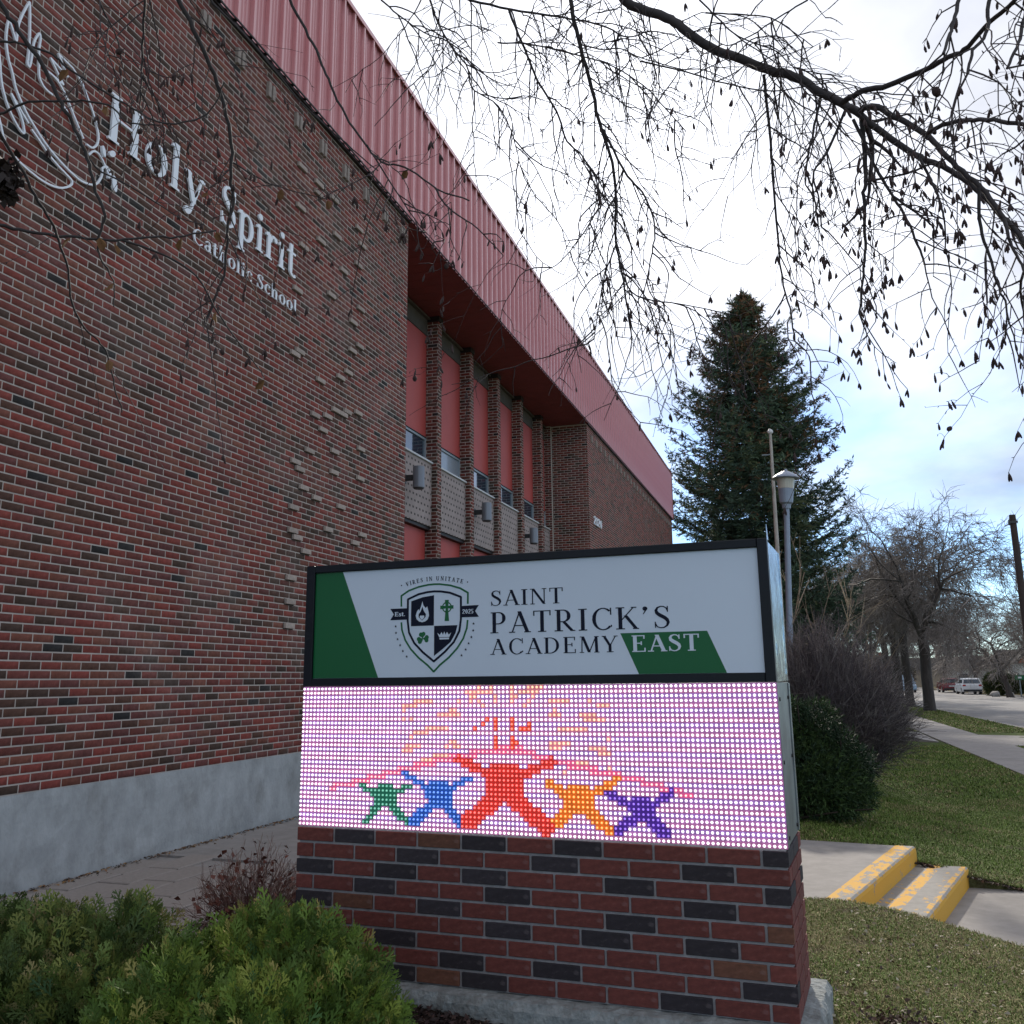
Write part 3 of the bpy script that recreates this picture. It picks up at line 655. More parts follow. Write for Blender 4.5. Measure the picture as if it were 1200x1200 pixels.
EMB = [[(5.084,6.449),(5.076,6.374),(5.081,6.27),(5.115,6.141),(5.17,6.042),(5.218,5.937),(5.291,5.846),(5.381,5.764),(5.489,5.691),(5.628,5.617),(5.767,5.571),(5.889,5.542),(5.991,5.533),(6.091,5.555),(6.17,5.605),(6.222,5.708),(6.218,5.781)],
[(5.084,6.449),(5.113,6.417),(5.146,6.364),(5.177,6.324),(5.177,6.464),(5.205,6.587),(5.25,6.724),(5.265,6.72),(5.296,6.472),(5.305,6.32),(5.306,6.212),(5.326,6.194),(5.337,6.249),(5.344,6.411),(5.362,6.488),(5.391,6.549),(5.406,6.503),(5.405,6.391),(5.427,6.215),(5.45,6.151),(5.51,6.112),(5.586,6.106)],
[(5.489,6.281),(5.691,6.271),(5.529,6.413),(5.729,6.37),(5.604,6.506),(5.775,6.484),(5.884,6.424),(5.98,6.318),(6.067,6.205),(6.132,6.076),(6.137,5.978),(6.082,5.904),(6.009,5.895)],
[(5.489,6.281),(5.604,6.27),(5.709,6.209),(5.823,6.086),(5.917,5.98),(5.968,5.928)],
[(5.664,6.099),(5.767,6.052),(5.883,5.927),(5.996,5.83),(6.025,5.797)],
[(4.98,6.25),(5.038,6.088),(5.077,5.918),(5.126,5.8),(5.208,5.687),(5.304,5.611),(5.347,5.614),(5.307,5.719),(5.186,5.855),(5.262,5.797),(5.378,5.716)],
[(5.0,5.80),(5.04,5.69),(5.105,5.579),(5.163,5.452),(5.23,5.388),(5.32,5.35),(5.446,5.322),(5.61,5.313),(5.756,5.345),(5.864,5.418),(5.887,5.477),(5.795,5.507),(5.635,5.559),(5.515,5.629),(5.418,5.68)],
[(6.05,5.819),(6.095,5.878),(6.158,5.889),(6.228,5.845),(6.278,5.789),(6.304,5.753)],[(6.218,5.781),(6.263,5.823),(6.309,5.806)]]
def strip(path, w, sharp=False):
    P = np.array(path) if sharp else spline(path, len(path)*3)
    out = []
    for a, b in zip(P[:-1], P[1:]):
        d = b-a; L_ = np.hypot(*d)
        if L_ < 1e-6: continue
        nx, ny = -d[1]/L_*w/2, d[0]/L_*w/2; ex, ey = d/L_*w*0.15
        out.append([(a[0]+nx-ex, a[1]+ny-ey), (a[0]-nx-ex, a[1]-ny-ey), (b[0]-nx+ex, b[1]-ny+ey), (b[0]+nx+ex, b[1]+ny+ey)])
    return out
SHARP = [[(5.489,6.281),(5.691,6.271),(5.529,6.413),(5.729,6.37),(5.604,6.506),(5.775,6.484)]]
def ccw(p):
    a = sum(p[i][0]*p[(i+1) % len(p)][1]-p[(i+1) % len(p)][0]*p[i][1] for i in range(len(p)))
    return p if a > 0 else p[::-1]
for k, path in enumerate(EMB):
    q = MB(); pcs = []
    if k == 2: pcs = strip(path[:6], 0.0165, True)+strip(path[5:], 0.0165)
    else: pcs = strip(path, 0.0165)
    for i, p in enumerate(pcs): q.prism(ccw(p), fl, 0.008, 0.024+(i % 5)*0.0004)
    q.build('emblem_line', M['letter'], sign_w)
q = MB()
for (cx, cy, rx, ry, an) in [(6.195, 5.93, 0.020, 0.05, 20), (6.30, 5.965, 0.045, 0.028, 40), (6.36, 5.70, 0.030, 0.075, 15), (6.29, 5.74, 0.014, 0.035, -20)]:
    c_, s_ = math.cos(R(an)), math.sin(R(an))
    q.prism([(cx+rx*math.cos(t)*c_-ry*math.sin(t)*s_, cy+rx*math.cos(t)*s_+ry*math.sin(t)*c_) for t in np.linspace(0, 2*np.pi, 13)[:-1]], fl, 0.02, 0.047)
q.build('emblem_dove', M['letter'], sign_w)
# house number on the far wall
num = empty('house_number', bw(27.2, -Y0, 5.7), ANG); tag(num, 'white house number on the far brick wall under the roof band', 'number')
gl, wd = text_polys('2120', 0.10, T=0.18, t=0.10)
for ch, pl_ in gl:
    q = MB()
    for i, p in enumerate(pl_): q.prism([(-0.56+a*1.12/wd, b*0.24) for a, b in p], lambda x, y, d: (x, -d, y), 0.008, 0.035+(i % 7)*0.0004)
    q.build('digit', M['letter'], num)
# ------------------------------------------------------------------ ground
def sm(t): t = np.clip(t, 0, 1); return t*t*(3-2*t)
def walk_x(y): return 2.11-0.095*(y-20.0)          # near edge of the street pavement
def path_near(x): return 7.20
def path_far(x): return 9.62-0.10*(x+0.5)
def step_x(y, k): return (-0.36+0.195*(y-7.26))+(0.0, 0.41)[k]
def terrain(x, y):
    x = np.asarray(x, float); y = np.asarray(y, float)
    s = x-walk_x(y)
    z = -0.2-0.30*sm((s+3.9)/2.1)
    z = z-0.20*sm((s-3.2)/1.0)*0
    z = z+0.16*np.exp(-((x+2.3)/1.35)**2-((y-3.6)/0.95)**2)+0.07*np.exp(-((x+0.2)/0.7)**2-((y-4.4)/1.6)**2)
    z = z+0.012*np.sin(x*3.1+y*1.7)*np.cos(y*2.3-x)*(1-sm((y-40)/20))
    return z
def cut(x, y):
    """lowering under hard surfaces so that they never touch the soil sheet"""
    s = x-walk_x(y)
    c = np.zeros_like(x)
    inp = (y > path_near(x)+0.02) & (y < path_far(x)-0.02) & (x > -6.5) & (x < 3.6)
    c = np.where(inp, 0.12, c)
    low = inp & (x > -0.40); c = np.where(low, 0.42, c)
    c = np.where((s > 0.03) & (s < 1.42) & (y > -20), 0.10, c)
    c = np.where((s > 3.55) & (s < 15.2), 0.42, c)
    pav = (x < -3.52+0.0) & (y > 2.0) & (y < 7.35); c = np.where(pav, 0.10, c)
    return c
def axis(lo, hi, segs):
    out = []
    for a, b, st in segs: out += list(np.arange(a, b, st))
    return np.array(out+[hi])
gx = axis(-600, 600, [(-600, -60, 40), (-60, -12, 4), (-12, -4.2, 0.4), (-4.2, 3.6, 0.06), (3.6, 8, 0.25), (8, 24, 1.0), (24, 60, 6), (60, 600, 40)])
gy = axis(-100, 900, [(-100, -10, 15), (-10, 2, 1.0), (2, 12, 0.08), (12, 36, 0.3), (36, 120, 2), (120, 300, 12), (300, 900, 60)])
GX, GY = np.meshgrid(gx, gy, indexing='ij')
GZ = terrain(GX, GY)-cut(GX, GY)
V = np.stack([GX, GY, GZ], -1).reshape(-1, 3); nx, ny = len(gx), len(gy)
ii, jj = np.meshgrid(np.arange(nx-1), np.arange(ny-1), indexing='ij'); i0 = (ii*ny+jj).ravel()
F = np.stack([i0, i0+ny, i0+ny+1, i0+1], 1)
# soil/thatch/grass tone per vertex
rngg = np.random.default_rng(2)
def fbm(x, y, s):
    return (np.sin(x*s+1.3*np.sin(y*s*0.7))+np.sin(y*s*1.3+1.7*np.sin(x*s*0.9+2))+np.sin((x+y)*s*2.1+1)*0.5+np.sin((x-y)*s*3.7)*0.3)/2.8
def lawn_col(x, y):
    n = fbm(x, y, 1.9)*0.5+0.5; n2 = fbm(x+9, y-4, 6.3)*0.5+0.5
    straw = np.array([0.16, 0.13, 0.065]); green = np.array([0.08, 0.125, 0.03])
    f = np.clip(0.28+0.45*n*n2+0.42*sm((y-9.5)/1.5), 0, 1)
    far = sm((y-75)/20); f = f*(1-far)+0.15*far
    f = f[..., None]; c = straw*(1-f)+green*f
    fa = far[..., None]; c = c*(1-fa)+np.array([0.20, 0.165, 0.075])*fa
    return c
C = lawn_col(V[:, 0], V[:, 1])*0.8
bed = (V[:, 0] < -0.40+0.04*np.sin(V[:, 1]*9)) & (V[:, 1] < 5.6) & (V[:, 1] > -1)
C[bed] = (0.026, 0.018, 0.015)
worn = (fbm(V[:, 0]*3+2, V[:, 1]*3, 1.7) > 0.62) & (V[:, 1] < 12) & ~bed; C[worn] = C[worn]*0.35+np.array((0.03, 0.02, 0.014))
GM = mat('lawn_soil', vcol=True, rough=1.0, noise=0.35, nscale=11, bump=0.9, bscale=45, bdist=0.03, spec=0.1)
tag(link('lawn', np_mesh('lawn', V, F, C, GM, True)), kind='structure')

def ground_sheet(name, poly, m, thick=0.12, kind='structure', bev=0.0, parent=None):
    """slab from a list of (x, y, z) corner points"""
    q = MB(); n = len(poly)
    q.add([p for p in poly]+[(p[0], p[1], p[2]-thick) for p in poly], [tuple(range(n)), tuple(range(2*n-1, n-1, -1))]+[(i, n+i, n+(i+1) % n, (i+1) % n) for i in range(n)])
    o = q.build(name, m, parent)
    if kind and parent is None: tag(o, kind=kind)
    return o
# upper footpath, slabs with joints
fp = empty('footpath', (-2.5, 8.4, -0.2)); tag(fp, kind='structure')
def child_slab(poly, name, root, m, thick=0.12, col=(1, 1, 1)):
    q = MB(); n = len(poly); L_ = root.location
    P = [(p[0]-L_[0], p[1]-L_[1], p[2]-L_[2]) for p in poly]
    q.add(P+[(p[0], p[1], p[2]-thick) for p in P], [tuple(range(n)), tuple(range(2*n-1, n-1, -1))]+[(i, n+i, n+(i+1) % n, (i+1) % n) for i in range(n)], col)
    return q.build(name, m, root)
xs = [-6.26, -4.4, -2.9, -1.4]
for a, b in zip(xs, xs[1:]):
    child_slab([(a, 7.2, -0.195), (b-0.012, 7.2, -0.195), (b-0.012, path_far(b), -0.195), (a, path_far(a), -0.195)], 'slab', fp, M['concrete'])
child_slab([(-6.20, 6.3, -0.214), (-3.5, 6.3, -0.214), (-3.5, 7.19, -0.214), (-6.25, 7.19, -0.214)], 'slab', fp, M['concrete'])
ya, yb_ = 7.2, path_far(0)
child_slab([(-1.4, ya, -0.195), (step_x(ya, 0)-0.165, ya, -0.195), (step_x(yb_, 0)-0.165, yb_, -0.195), (-1.4, path_far(-1.4), -0.195)], 'slab', fp, M['concrete'])
# lower footpath
lp = empty('footpath', (1.8, 8.4, -0.5)); tag(lp, kind='structure')
xs = [step_x(8.4, 1)-0.5, 1.5, 3.1]
child_slab([(step_x(ya, 1)-0.03, ya, -0.497), (1.45, ya, -0.497), (1.45, path_far(1.45), -0.497), (step_x(yb_, 1)-0.03, yb_, -0.497)], 'slab', lp, M['concrete'])
child_slab([(1.462, ya, -0.497), (3.2, ya, -0.497), (3.1, path_far(3.1), -0.497), (1.462, path_far(1.45), -0.497)], 'slab', lp, M['concrete'])
# the two concrete steps with worn yellow edges
st = empty('concrete_steps', (0.1, 8.4, -0.5)); tag(st, 'two low concrete steps with worn yellow painted edges between footpath and lower path', 'steps')
def step(k, z0, z1, x_back, wide):
    """block whose nose follows step_x; colour = how much yellow paint is left"""
    q = MB(); N_ = 40; rr = random.Random(8+k)
    cols = [0.0, 0.0, 1.0]
    ys = np.linspace(7.2, yb_+0.02, N_+1)
    L_ = st.location
    pr = [(-wide, z1, 0), (-0.17 if k == 0 else -0.145, z1, 0)]
    bands = [(-wide, 0.0 if k == 0 else 0.0), (-0.165, 0.47), (-0.02, 0.44), (0.0, 0.50)]
    # top strips
    if k == 0: tops = [(-0.165, -0.13, 0.62), (-0.13, -0.055, 0.53), (-0.055, -0.018, 0.52)]
    else: tops = [(-0.41, -0.30, 0.44), (-0.30, -0.205, 0.55), (-0.205, -0.13, 0.34), (-0.13, -0.06, 0.44), (-0.06, -0.018, 0.53)]
    def P(y, dx, z, j=0): return (step_x(y, k)+dx-L_[0], y-L_[1], z-L_[2])
    for y0, y1 in zip(ys, ys[1:]):
        for a, b, c in tops: q.add([P(y0, a, z1), P(y0, b, z1), P(y1, b, z1), P(y1, a, z1)], [(0, 1, 2, 3)], (c, c, c))
        nc = 0.50
        q.add([P(y0, -0.018, z1), P(y0, -0.003, z1-0.012), P(y1, -0.003, z1-0.012), P(y1, -0.018, z1)], [(0, 1, 2, 3)], (0.46,)*3)
        q.add([P(y0, -0.003, z1-0.012), P(y0, 0.004, z1-0.035), P(y1, 0.004, z1-0.035), P(y1, -0.003, z1-0.012)], [(0, 1, 2, 3)], (0.62,)*3)
        q.add([P(y0, 0.004, z1-0.035), P(y0, 0.006, z0), P(y1, 0.006, z0), P(y1, 0.004, z1-0.035)], [(0, 1, 2, 3)], (0.66,)*3)
    b_ = tops[0][0]
    for y, fl_ in ((ys[0], 0), (ys[-1], 1)):
        f = [P(y, b_, z1), P(y, -0.018, z1), P(y, -0.003, z1-0.012), P(y, 0.004, z1-0.035), P(y, 0.006, z0), P(y, b_, z0)]
        q.add(f if fl_ else f, [tuple(range(6)) if fl_ else tuple(range(5, -1, -1))], (0.30,)*3)
    q.build('upper_step' if k == 0 else 'lower_step', M['yellow'], st)
step(0, -0.45, -0.195, 0, 0.165)
step(1, -0.60, -0.345, 0, 0.41)
# pavement along the street, kerb, street
pv = empty('pavement', (0.5, 40, -0.5)); tag(pv, kind='structure')
y = -20.0
while y < 210:
    d = 1.5 if y < 60 else 6.0
    a, b = y, y+d-0.012
    child_slab([(walk_x(a), a, -0.478), (walk_x(a)+1.45, a, -0.478), (walk_x(b)+1.45, b, -0.478), (walk_x(b), b, -0.478)], 'slab', pv, M['concrete'])
    y += d
cw = empty('crossing_walk', (1.5, 32, -0.5)); tag(cw, kind='structure')
child_slab([(walk_x(27.8)+1.462, 27.8, -0.482), (walk_x(27.8)+3.6, 28.3, -0.50), (walk_x(32.5)+3.6, 32.2, -0.50), (walk_x(32.5)+1.462, 32.5, -0.482)], 'slab', cw, M['concrete'])
child_slab([(walk_x(30)-5.2, 30.6, -0.19), (walk_x(30)-2.0, 30.3, -0.30), (walk_x(30)-0.012, 29.0, -0.482), (walk_x(34)-0.012, 33.6, -0.482), (walk_x(34)-2.0, 34.0, -0.30), (walk_x(34)-5.2, 34.0, -0.19)], 'slab', cw, M['concrete'])
KX = 3.62
kb = MB(); q = MB()
for a in np.arange(-20, 260, 3.0):
    b = a+2.985
    for (o0, o1) in ((KX, KX+0.15), (KX+11.6, KX+11.75)):
        if o0 > 10 and 82 < a < 89: continue
        P = [(walk_x(a)+o0, a), (walk_x(a)+o1, a), (walk_x(b)+o1, b), (walk_x(b)+o0, b)]
        kb.add([(x_, y_, -0.50) for x_, y_ in P]+[(x_, y_, -0.80) for x_, y_ in P], [(0, 1, 2, 3), (0, 4, 5, 1), (1, 5, 6, 2), (2, 6, 7, 3), (3, 7, 4, 0)])
tag(kb.build('kerb', M['kerb']), kind='structure')
q = MB(); ys = np.arange(-20, 320, 4.0)
for a, b in zip(ys, ys[1:]):
    xa, xb = walk_x(a), walk_x(b)
    for m0, m1, za, zb in ((KX+0.15, KX+5.4, -0.66, -0.60), (KX+5.4, KX+11.6, -0.60, -0.66)):
        q.add([(xa+m0, a, za), (xa+m1, a, zb), (xb+m1, b, zb), (xb+m0, b, za)], [(0, 1, 2, 3)])
tag(q.build('street', M['asphalt']), kind='structure')
q = MB(); q.add([(walk_x(84)+KX+11.62, 79, -0.655), (60, 79, -0.655), (60, 88, -0.655), (walk_x(84)+KX+11.2, 88, -0.655)], [(0, 1, 2, 3)]); tag(q.build('side_street', M['asphalt']), kind='structure')

# pavers of the patio by the wall
pt = empty('patio', tuple(bw(7, -4.7, -0.2)), ANG); tag(pt, kind='structure')
rp = np.random.default_rng(9)
u = 2.6; row = 0
pvm = []
for k in range(6):
    t = rp.uniform(0.88, 1.08); q = MB(); q.box((0.007, -0.293, -0.05), (0.593, -0.007, 0), (0.26*t, 0.228*t, 0.205*t), 0.006); pvm.append(q.mesh('paver', M['paver']))
for row in range(7):
    w0 = Y0-0.02-row*0.30
    off = (0.0, 0.3, 0.15)[row % 3]
    u = 2.6-off
    while u < 9.4:
        Xc = bw(u+0.3, -(w0-0.15), 0)
        if Xc.y < 7.15 and Xc.x < -3.42:
            link('paver', pvm[int(rp.integers(6))], pt, (u-7, w0-4.7, 0.006+rp.uniform(-0.006, 0.004)), (rp.uniform(-.012, .012), rp.uniform(-.012, .012), rp.uniform(-.006, .006)))
        u += 0.60
# weeds and leaf litter along the plinth
def tri_scatter(name, N, xy, zfn, size, cols, rng, m, tilt=0.5, lab=None, kind='stuff', asp=0.6, lift=0.006):
    L = np.zeros((N, 3)); L[:, :2] = xy; L[:, 2] = zfn(L[:, 0], L[:, 1])+lift
    pv_ = np.array([(-0.5, -0.5*asp, 0), (0.1, -0.5*asp, 0.12), (0.5, 0, 0.02), (0.05, 0.5*asp, 0.1)]); pf = np.array([(0, 1, 2, 3)])
    s = rng.uniform(size[0], size[1], N); Mx = rotmats(rng, N, tilt, s)
    C = np.array(cols)[rng.integers(0, len(cols), N)]*rng.uniform(0.7, 1.25, (N, 1))
    V, F, CC = scatter(pv_, pf, Mx, L, C)
    o = link(name, np_mesh(name, V, F, CC, m)); tag(o, kind=kind); return o
r1 = np.random.default_rng(21)
n = 900; uu = r1.uniform(3.5, 12, n); ww = -(Y0-0.03)+np.abs(r1.normal(0, 0.06, n)); P = np.array([tuple(bw(a, b, 0))[:2] for a, b in zip(uu, ww)])
tri_scatter('leaf_litter', n, P, lambda x, y: np.full_like(x, -0.196), (0.015, 0.045), [(0.16, 0.08, 0.035), (0.09, 0.05, 0.03), (0.05, 0.04, 0.03), (0.25, 0.14, 0.05)], r1, M['leaf'])
# mulch chips in the bed
n = 26000; P = np.stack([r1.uniform(-4.4, -0.42, n), r1.uniform(2.3, 5.3, n)], 1)
ok = ~((P[:, 0] > -2.76) & (P[:, 0] < -0.32) & (P[:, 1] > 3.99)); P = P[ok]
tri_scatter('bark_mulch', len(P), P, terrain, (0.012, 0.045), [(0.055, 0.030, 0.026), (0.035, 0.022, 0.020), (0.075, 0.045, 0.035), (0.025, 0.018, 0.016), (0.045, 0.025, 0.024)]*5+[(0.20, 0.13, 0.09)], r1, M['mulch'], 0.9, asp=0.45)
# grass blades
def grass(name, N, x0, x1, y0, y1, hmin, hmax, wd, rng, ok=None, bright=1.0, green=0.5):
    x = rng.uniform(x0, x1, N); y = rng.uniform(y0, y1, N)
    keepm = np.ones(N, bool)
    s = x-walk_x(y)
    keepm &= ~((y > path_near(x)+0.02) & (y < path_far(x)-0.02) & (x < 3.3))
    keepm &= (s < -0.01) | ((s > 1.47) & (s < 3.55))
    keepm &= ~((x < -0.34) & (y > 3.97) & (y < 4.67))
    keepm &= ~((x < -0.38) & (y < 4.0))
    keepm &= ~((y > 27.7) & (y < 34.1) & ((s > 0) | (x > -3)))
    keepm &= ~((fbm(x*3+2, y*3, 1.7) > 0.66) & (y < 12) & (rng.random(N) < 0.75))
    if ok is not None: keepm &= ok(x, y)
    x, y = x[keepm], y[keepm]; n = len(x)
    h = rng.uniform(hmin, hmax, n); a = rng.uniform(0, 2*np.pi, n); lean = rng.uniform(0.2, 1.5, n)
    z = terrain(x, y)-0.004
    dx, dy = np.cos(a), np.sin(a); w = wd*rng.uniform(0.6, 1.3, n)
    b = np.stack([x, y, z], 1); side = np.stack([-dy, dx, 0*dx], 1)*w[:, None]/2
    mid = b+np.stack([dx*h*0.35*lean, dy*h*0.35*lean, h*0.55], 1); tip = b+np.stack([dx*h*0.9*lean, dy*h*0.9*lean, h*np.maximum(0.15, 1-0.45*lean)], 1)
    V = np.stack([b-side, b+side, mid+side*0.8, mid-side*0.8, tip], 1).reshape(-1, 3)
    k = np.arange(n)*5
    F = np.concatenate([np.stack([k, k+1, k+2], 1), np.stack([k, k+2, k+3], 1), np.stack([k+3, k+2, k+4], 1)])
    pat = fbm(x, y, 1.9)*0.5+0.5; pat2 = fbm(x+3, y+8, 5.0)*0.5+0.5
    g = rng.random(n) < np.clip(green*0.5+green*0.9*pat*pat2*1.6, 0, 0.97)
    c = np.where(g[:, None], np.array([0.135, 0.195, 0.042]), np.array([0.30, 0.25, 0.125]))*rng.uniform(0.55, 1.35, (n, 1))*bright
    me = np_mesh(name, V, F, np.repeat(c, 5, axis=0), M['grass'])
    return tag(link(name, me), kind='stuff')
rg = np.random.default_rng(31)
grass('grass', 190000, -1.6, 2.4, 3.3, 7.25, 0.012, 0.034, 0.0042, rg, green=0.55)
grass('grass', 130000, -1.6, 3.3, 9.4, 16.0, 0.018, 0.05, 0.008, rg, green=0.95)
grass('grass', 90000, -2.0, 4.6, 16.0, 30.0, 0.02, 0.06, 0.014, rg, green=0.95)
grass('grass', 50000, -2.5, 5.5, 30.0, 58.0, 0.03, 0.08, 0.03, rg, green=0.8)
# dead leaves and clippings on the near lawn
n = 2600; P = np.stack([r1.uniform(-0.35, 2.3, n), r1.uniform(3.3, 7.15, n)], 1)
tri_scatter('leaf_litter', n, P, terrain, (0.010, 0.032), [(0.20, 0.155, 0.09), (0.12, 0.075, 0.04), (0.27, 0.22, 0.14), (0.06, 0.04, 0.03), (0.30, 0.27, 0.2)], r1, M['leaf'], 0.8, lift=0.016)
n = 1500; yy = r1.uniform(9.4, 10.0, n); P = np.stack([r1.uniform(0.0, 2.6, n), path_far(1.0)+np.abs(r1.normal(0, 0.1, n))-0.03], 1)
tri_scatter('leaf_litter', n, P, lambda x, y: terrain(x, y)-0.02, (0.015, 0.05), [(0.05, 0.03, 0.022), (0.09, 0.05, 0.03), (0.03, 0.022, 0.018)], r1, M['leaf'], 0.9)
n = 260; P = np.stack([r1.normal(-0.07, 0.09, n), r1.normal(4.62, 0.10, n)], 1)
tri_scatter('leaf_litter', n, P, terrain, (0.012, 0.035), [(0.035, 0.02, 0.016), (0.10, 0.055, 0.04), (0.16, 0.11, 0.08)], r1, M['leaf'], 1.2, lift=0.02)

# ------------------------------------------------------------------ the marquee sign
SX0, SX1, SY = -2.673, -0.423, 4.04
sg = empty('marquee_sign', (-1.548, 4.3, -0.05))
tag(sg, 'brick-based marquee sign with printed academy panel above a lit dot display of dancing figures', 'sign')
so_ = Vector(sg.location)
def sp_(name, mb, m, parent=None, smooth=False):
    me = mb.mesh(name, m, smooth)
    return link(name, me, parent or sg, -so_ if parent is None else (0, 0, 0))
# footing
q = MB(); rf = random.Random(5)
fx0, fx1, fy0, fy1 = SX0-0.07, SX1+0.075, SY-0.075, SY+0.62
nx_ = 60; V = []; Fc = []
prof_ = [(fy0-0.012, -0.30), (fy0-0.004, -0.10), (fy0, -0.035), (fy0+0.016, -0.006), (fy0+0.05, 0.0), (SY+0.02, 0.0015)]
for i in range(nx_+1):
    x = fx0+(fx1-fx0)*i/nx_
    for y_, z_ in prof_: V.append((x, y_+rf.uniform(-0.007, 0.007), z_+rf.uniform(-0.005, 0.003)))
np_ = len(prof_)
for i in range(nx_):
    for j in range(np_-1): a = i*np_+j; Fc.append((a, a+np_, a+np_+1, a+1))
q.add(V, Fc)
V = []; Fc = []
prof2 = [(fx1+0.010, -0.30), (fx1+0.004, -0.10), (fx1, -0.03), (fx1-0.014, -0.004), (SX1-0.02, 0.0015)]
for i in range(25):
    y_ = fy0+0.02+(fy1-fy0)*i/24
    for x_, z_ in prof2: V.append((x_+rf.uniform(-0.006, 0.006), y_, z_+rf.uniform(-0.005, 0.003)))
for i in range(24):
    for j in range(4): a = i*5+j; Fc.append((a, a+5, a+6, a+1))
q.add(V, Fc); q.box((fx0+0.02, fy0+0.03, -0.3), (fx1-0.02, fy1-0.02, -0.008))
sp_('footing', q, M['footing'])
# brick base
q = MB(); q.box((SX0+0.009, SY+0.009, 0.001), (SX1-0.009, SY+0.53, 0.6285)); bb = sp_('base', q, M['sign_mortar'])
DARK = {0: [0, 4, 6, 9], 1: [1, 4, 7], 2: [0, 3, 6, 8, 10], 3: [1, 5, 8], 4: [3, 7, 10], 5: [1, 3, 5], 6: [8, 10], 7: [0, 4, 6], 8: [2, 6, 8]}
BRN = {0: [7], 4: [0, 9], 6: [1], 8: [7]}
FULL, HALF = BU-BG, (BU-BG*2)/2-BG/2+0.006
rb = random.Random(77)
bcache = {}
def sbrick(w, kind):
    key = (round(w, 3), kind, rb.randint(0, 2))
    if key not in bcache:
        base_ = {'r': (0.155, 0.042, 0.034), 'd': (0.034, 0.027, 0.032), 'b': (0.14, 0.058, 0.036)}[kind]
        t = rb.uniform(0.85, 1.15); q = MB(); q.box((-w/2, -0.009, -(BH-BG)/2), (w/2, 0.02, (BH-BG)/2), tuple(c*t for c in base_), 0.0022)
        bcache[key] = q.mesh('brick', M['sign_brick'])
    return bcache[key]
for row in range(9):
    zc = 0.003+(8-row)*BH+BH/2-0.002
    # header rows end with a half brick at the right corner
    head = (row % 2 == 0)
    x = SX1; k = 0; hw = 0.0985
    while x > SX0+0.02:
        w = hw if (head and k == 0) else FULL
        w = min(w, x-SX0)
        kind = 'd' if k in DARK.get(row, []) else ('b' if k in BRN.get(row, []) else 'r')
        link('brick', sbrick(w, kind), bb, (x-w/2, SY+0.009+rb.uniform(-.001, .001), zc), (0, 0, rb.uniform(-.003, .003)))
        x -= w+BG; k += 1
    # side bricks
    y = SY+0.0115 if head else SY+0.0115+hw-0.009+BG-0.09
    y = SY+0.012; first = True
    while y < SY+0.52:
        w = (FULL-0.012 if head else hw-0.012) if first else FULL
        w = min(w, SY+0.54-y)
        kind = ('d' if (0 in DARK.get(row, [])) else 'r') if first else rb.choice('rrrrdr')
        link('brick', sbrick(w, kind), bb, (SX1-0.009, y+w/2, zc), (0, 0, R(90)))
        y += w+BG; first = False
# led display
DY = SY
q = MB(); q.box((SX0+0.001, DY+0.012, 0.6295), (SX1-0.004, DY+0.535, 1.266)); sd_ = sp_('display_cabinet', q, M['galv'])
q = MB()
q.box((SX1-0.004+0.0005, DY+0.012, 0.632), (SX1+0.0015, DY+0.05, 1.262)); link('corner_trim', q.mesh('corner_trim', M['galv']), sd_)
q = MB(); q.box((SX1-0.004+0.0005, DY+0.49, 0.632), (SX1+0.0015, DY+0.54, 1.262)); link('corner_trim', q.mesh('corner_trim', M['galv']), sd_)
for (yy_, zz_) in ((0.08, 1.20), (0.46, 1.20), (0.08, 0.66), (0.46, 0.66), (0.46, 0.95), (0.08, 0.95)):
    q = MB(); q.cyl((SX1-0.004, DY+yy_, zz_), (SX1+0.004, DY+yy_, zz_), 0.008, k=8); link('screw', q.mesh('screw', M['lamp_dark']), sd_)
NCOL, NROW = 112, 32
PW, PHT = (SX1-SX0)/NCOL, 0.64/NROW
def seg_d(px_, py_, a, b):
    ax, ay = a; bx_, by_ = b; t = ((px_-ax)*(bx_-ax)+(py_-ay)*(by_-ay))/((bx_-ax)**2+(by_-ay)**2+1e-9); t = max(0, min(1, t))
    return math.hypot(px_-ax-t*(bx_-ax), py_-ay-t*(by_-ay))
def inpoly(x, y, P):
    c = False; n = len(P)
    for i in range(n):
        (x1, y1), (x2, y2) = P[i], P[(i+1) % n]
        if (y1 > y) != (y2 > y) and x < (x2-x1)*(y-y1)/(y2-y1)+x1: c = not c
    return c
def figure(cx, top, bot, hw_, armL, armR, legL, legR, aw, lw):
    sh = top+1.5
    body = [(cx-hw_, sh), (cx-hw_*0.6, top), (cx+hw_*0.6, top), (cx+hw_, sh), (cx+hw_*0.8, bot), (cx-hw_*0.8, bot)]
    return [('p', body), ('s', (cx-hw_*0.7, sh+0.6), armL, aw), ('s', (cx+hw_*0.7, sh+0.6), armR, aw), ('s', (cx-hw_*0.4, bot-0.6), legL, lw), ('s', (cx+hw_*0.4, bot-0.6), legR, lw)]
RO = 10.5
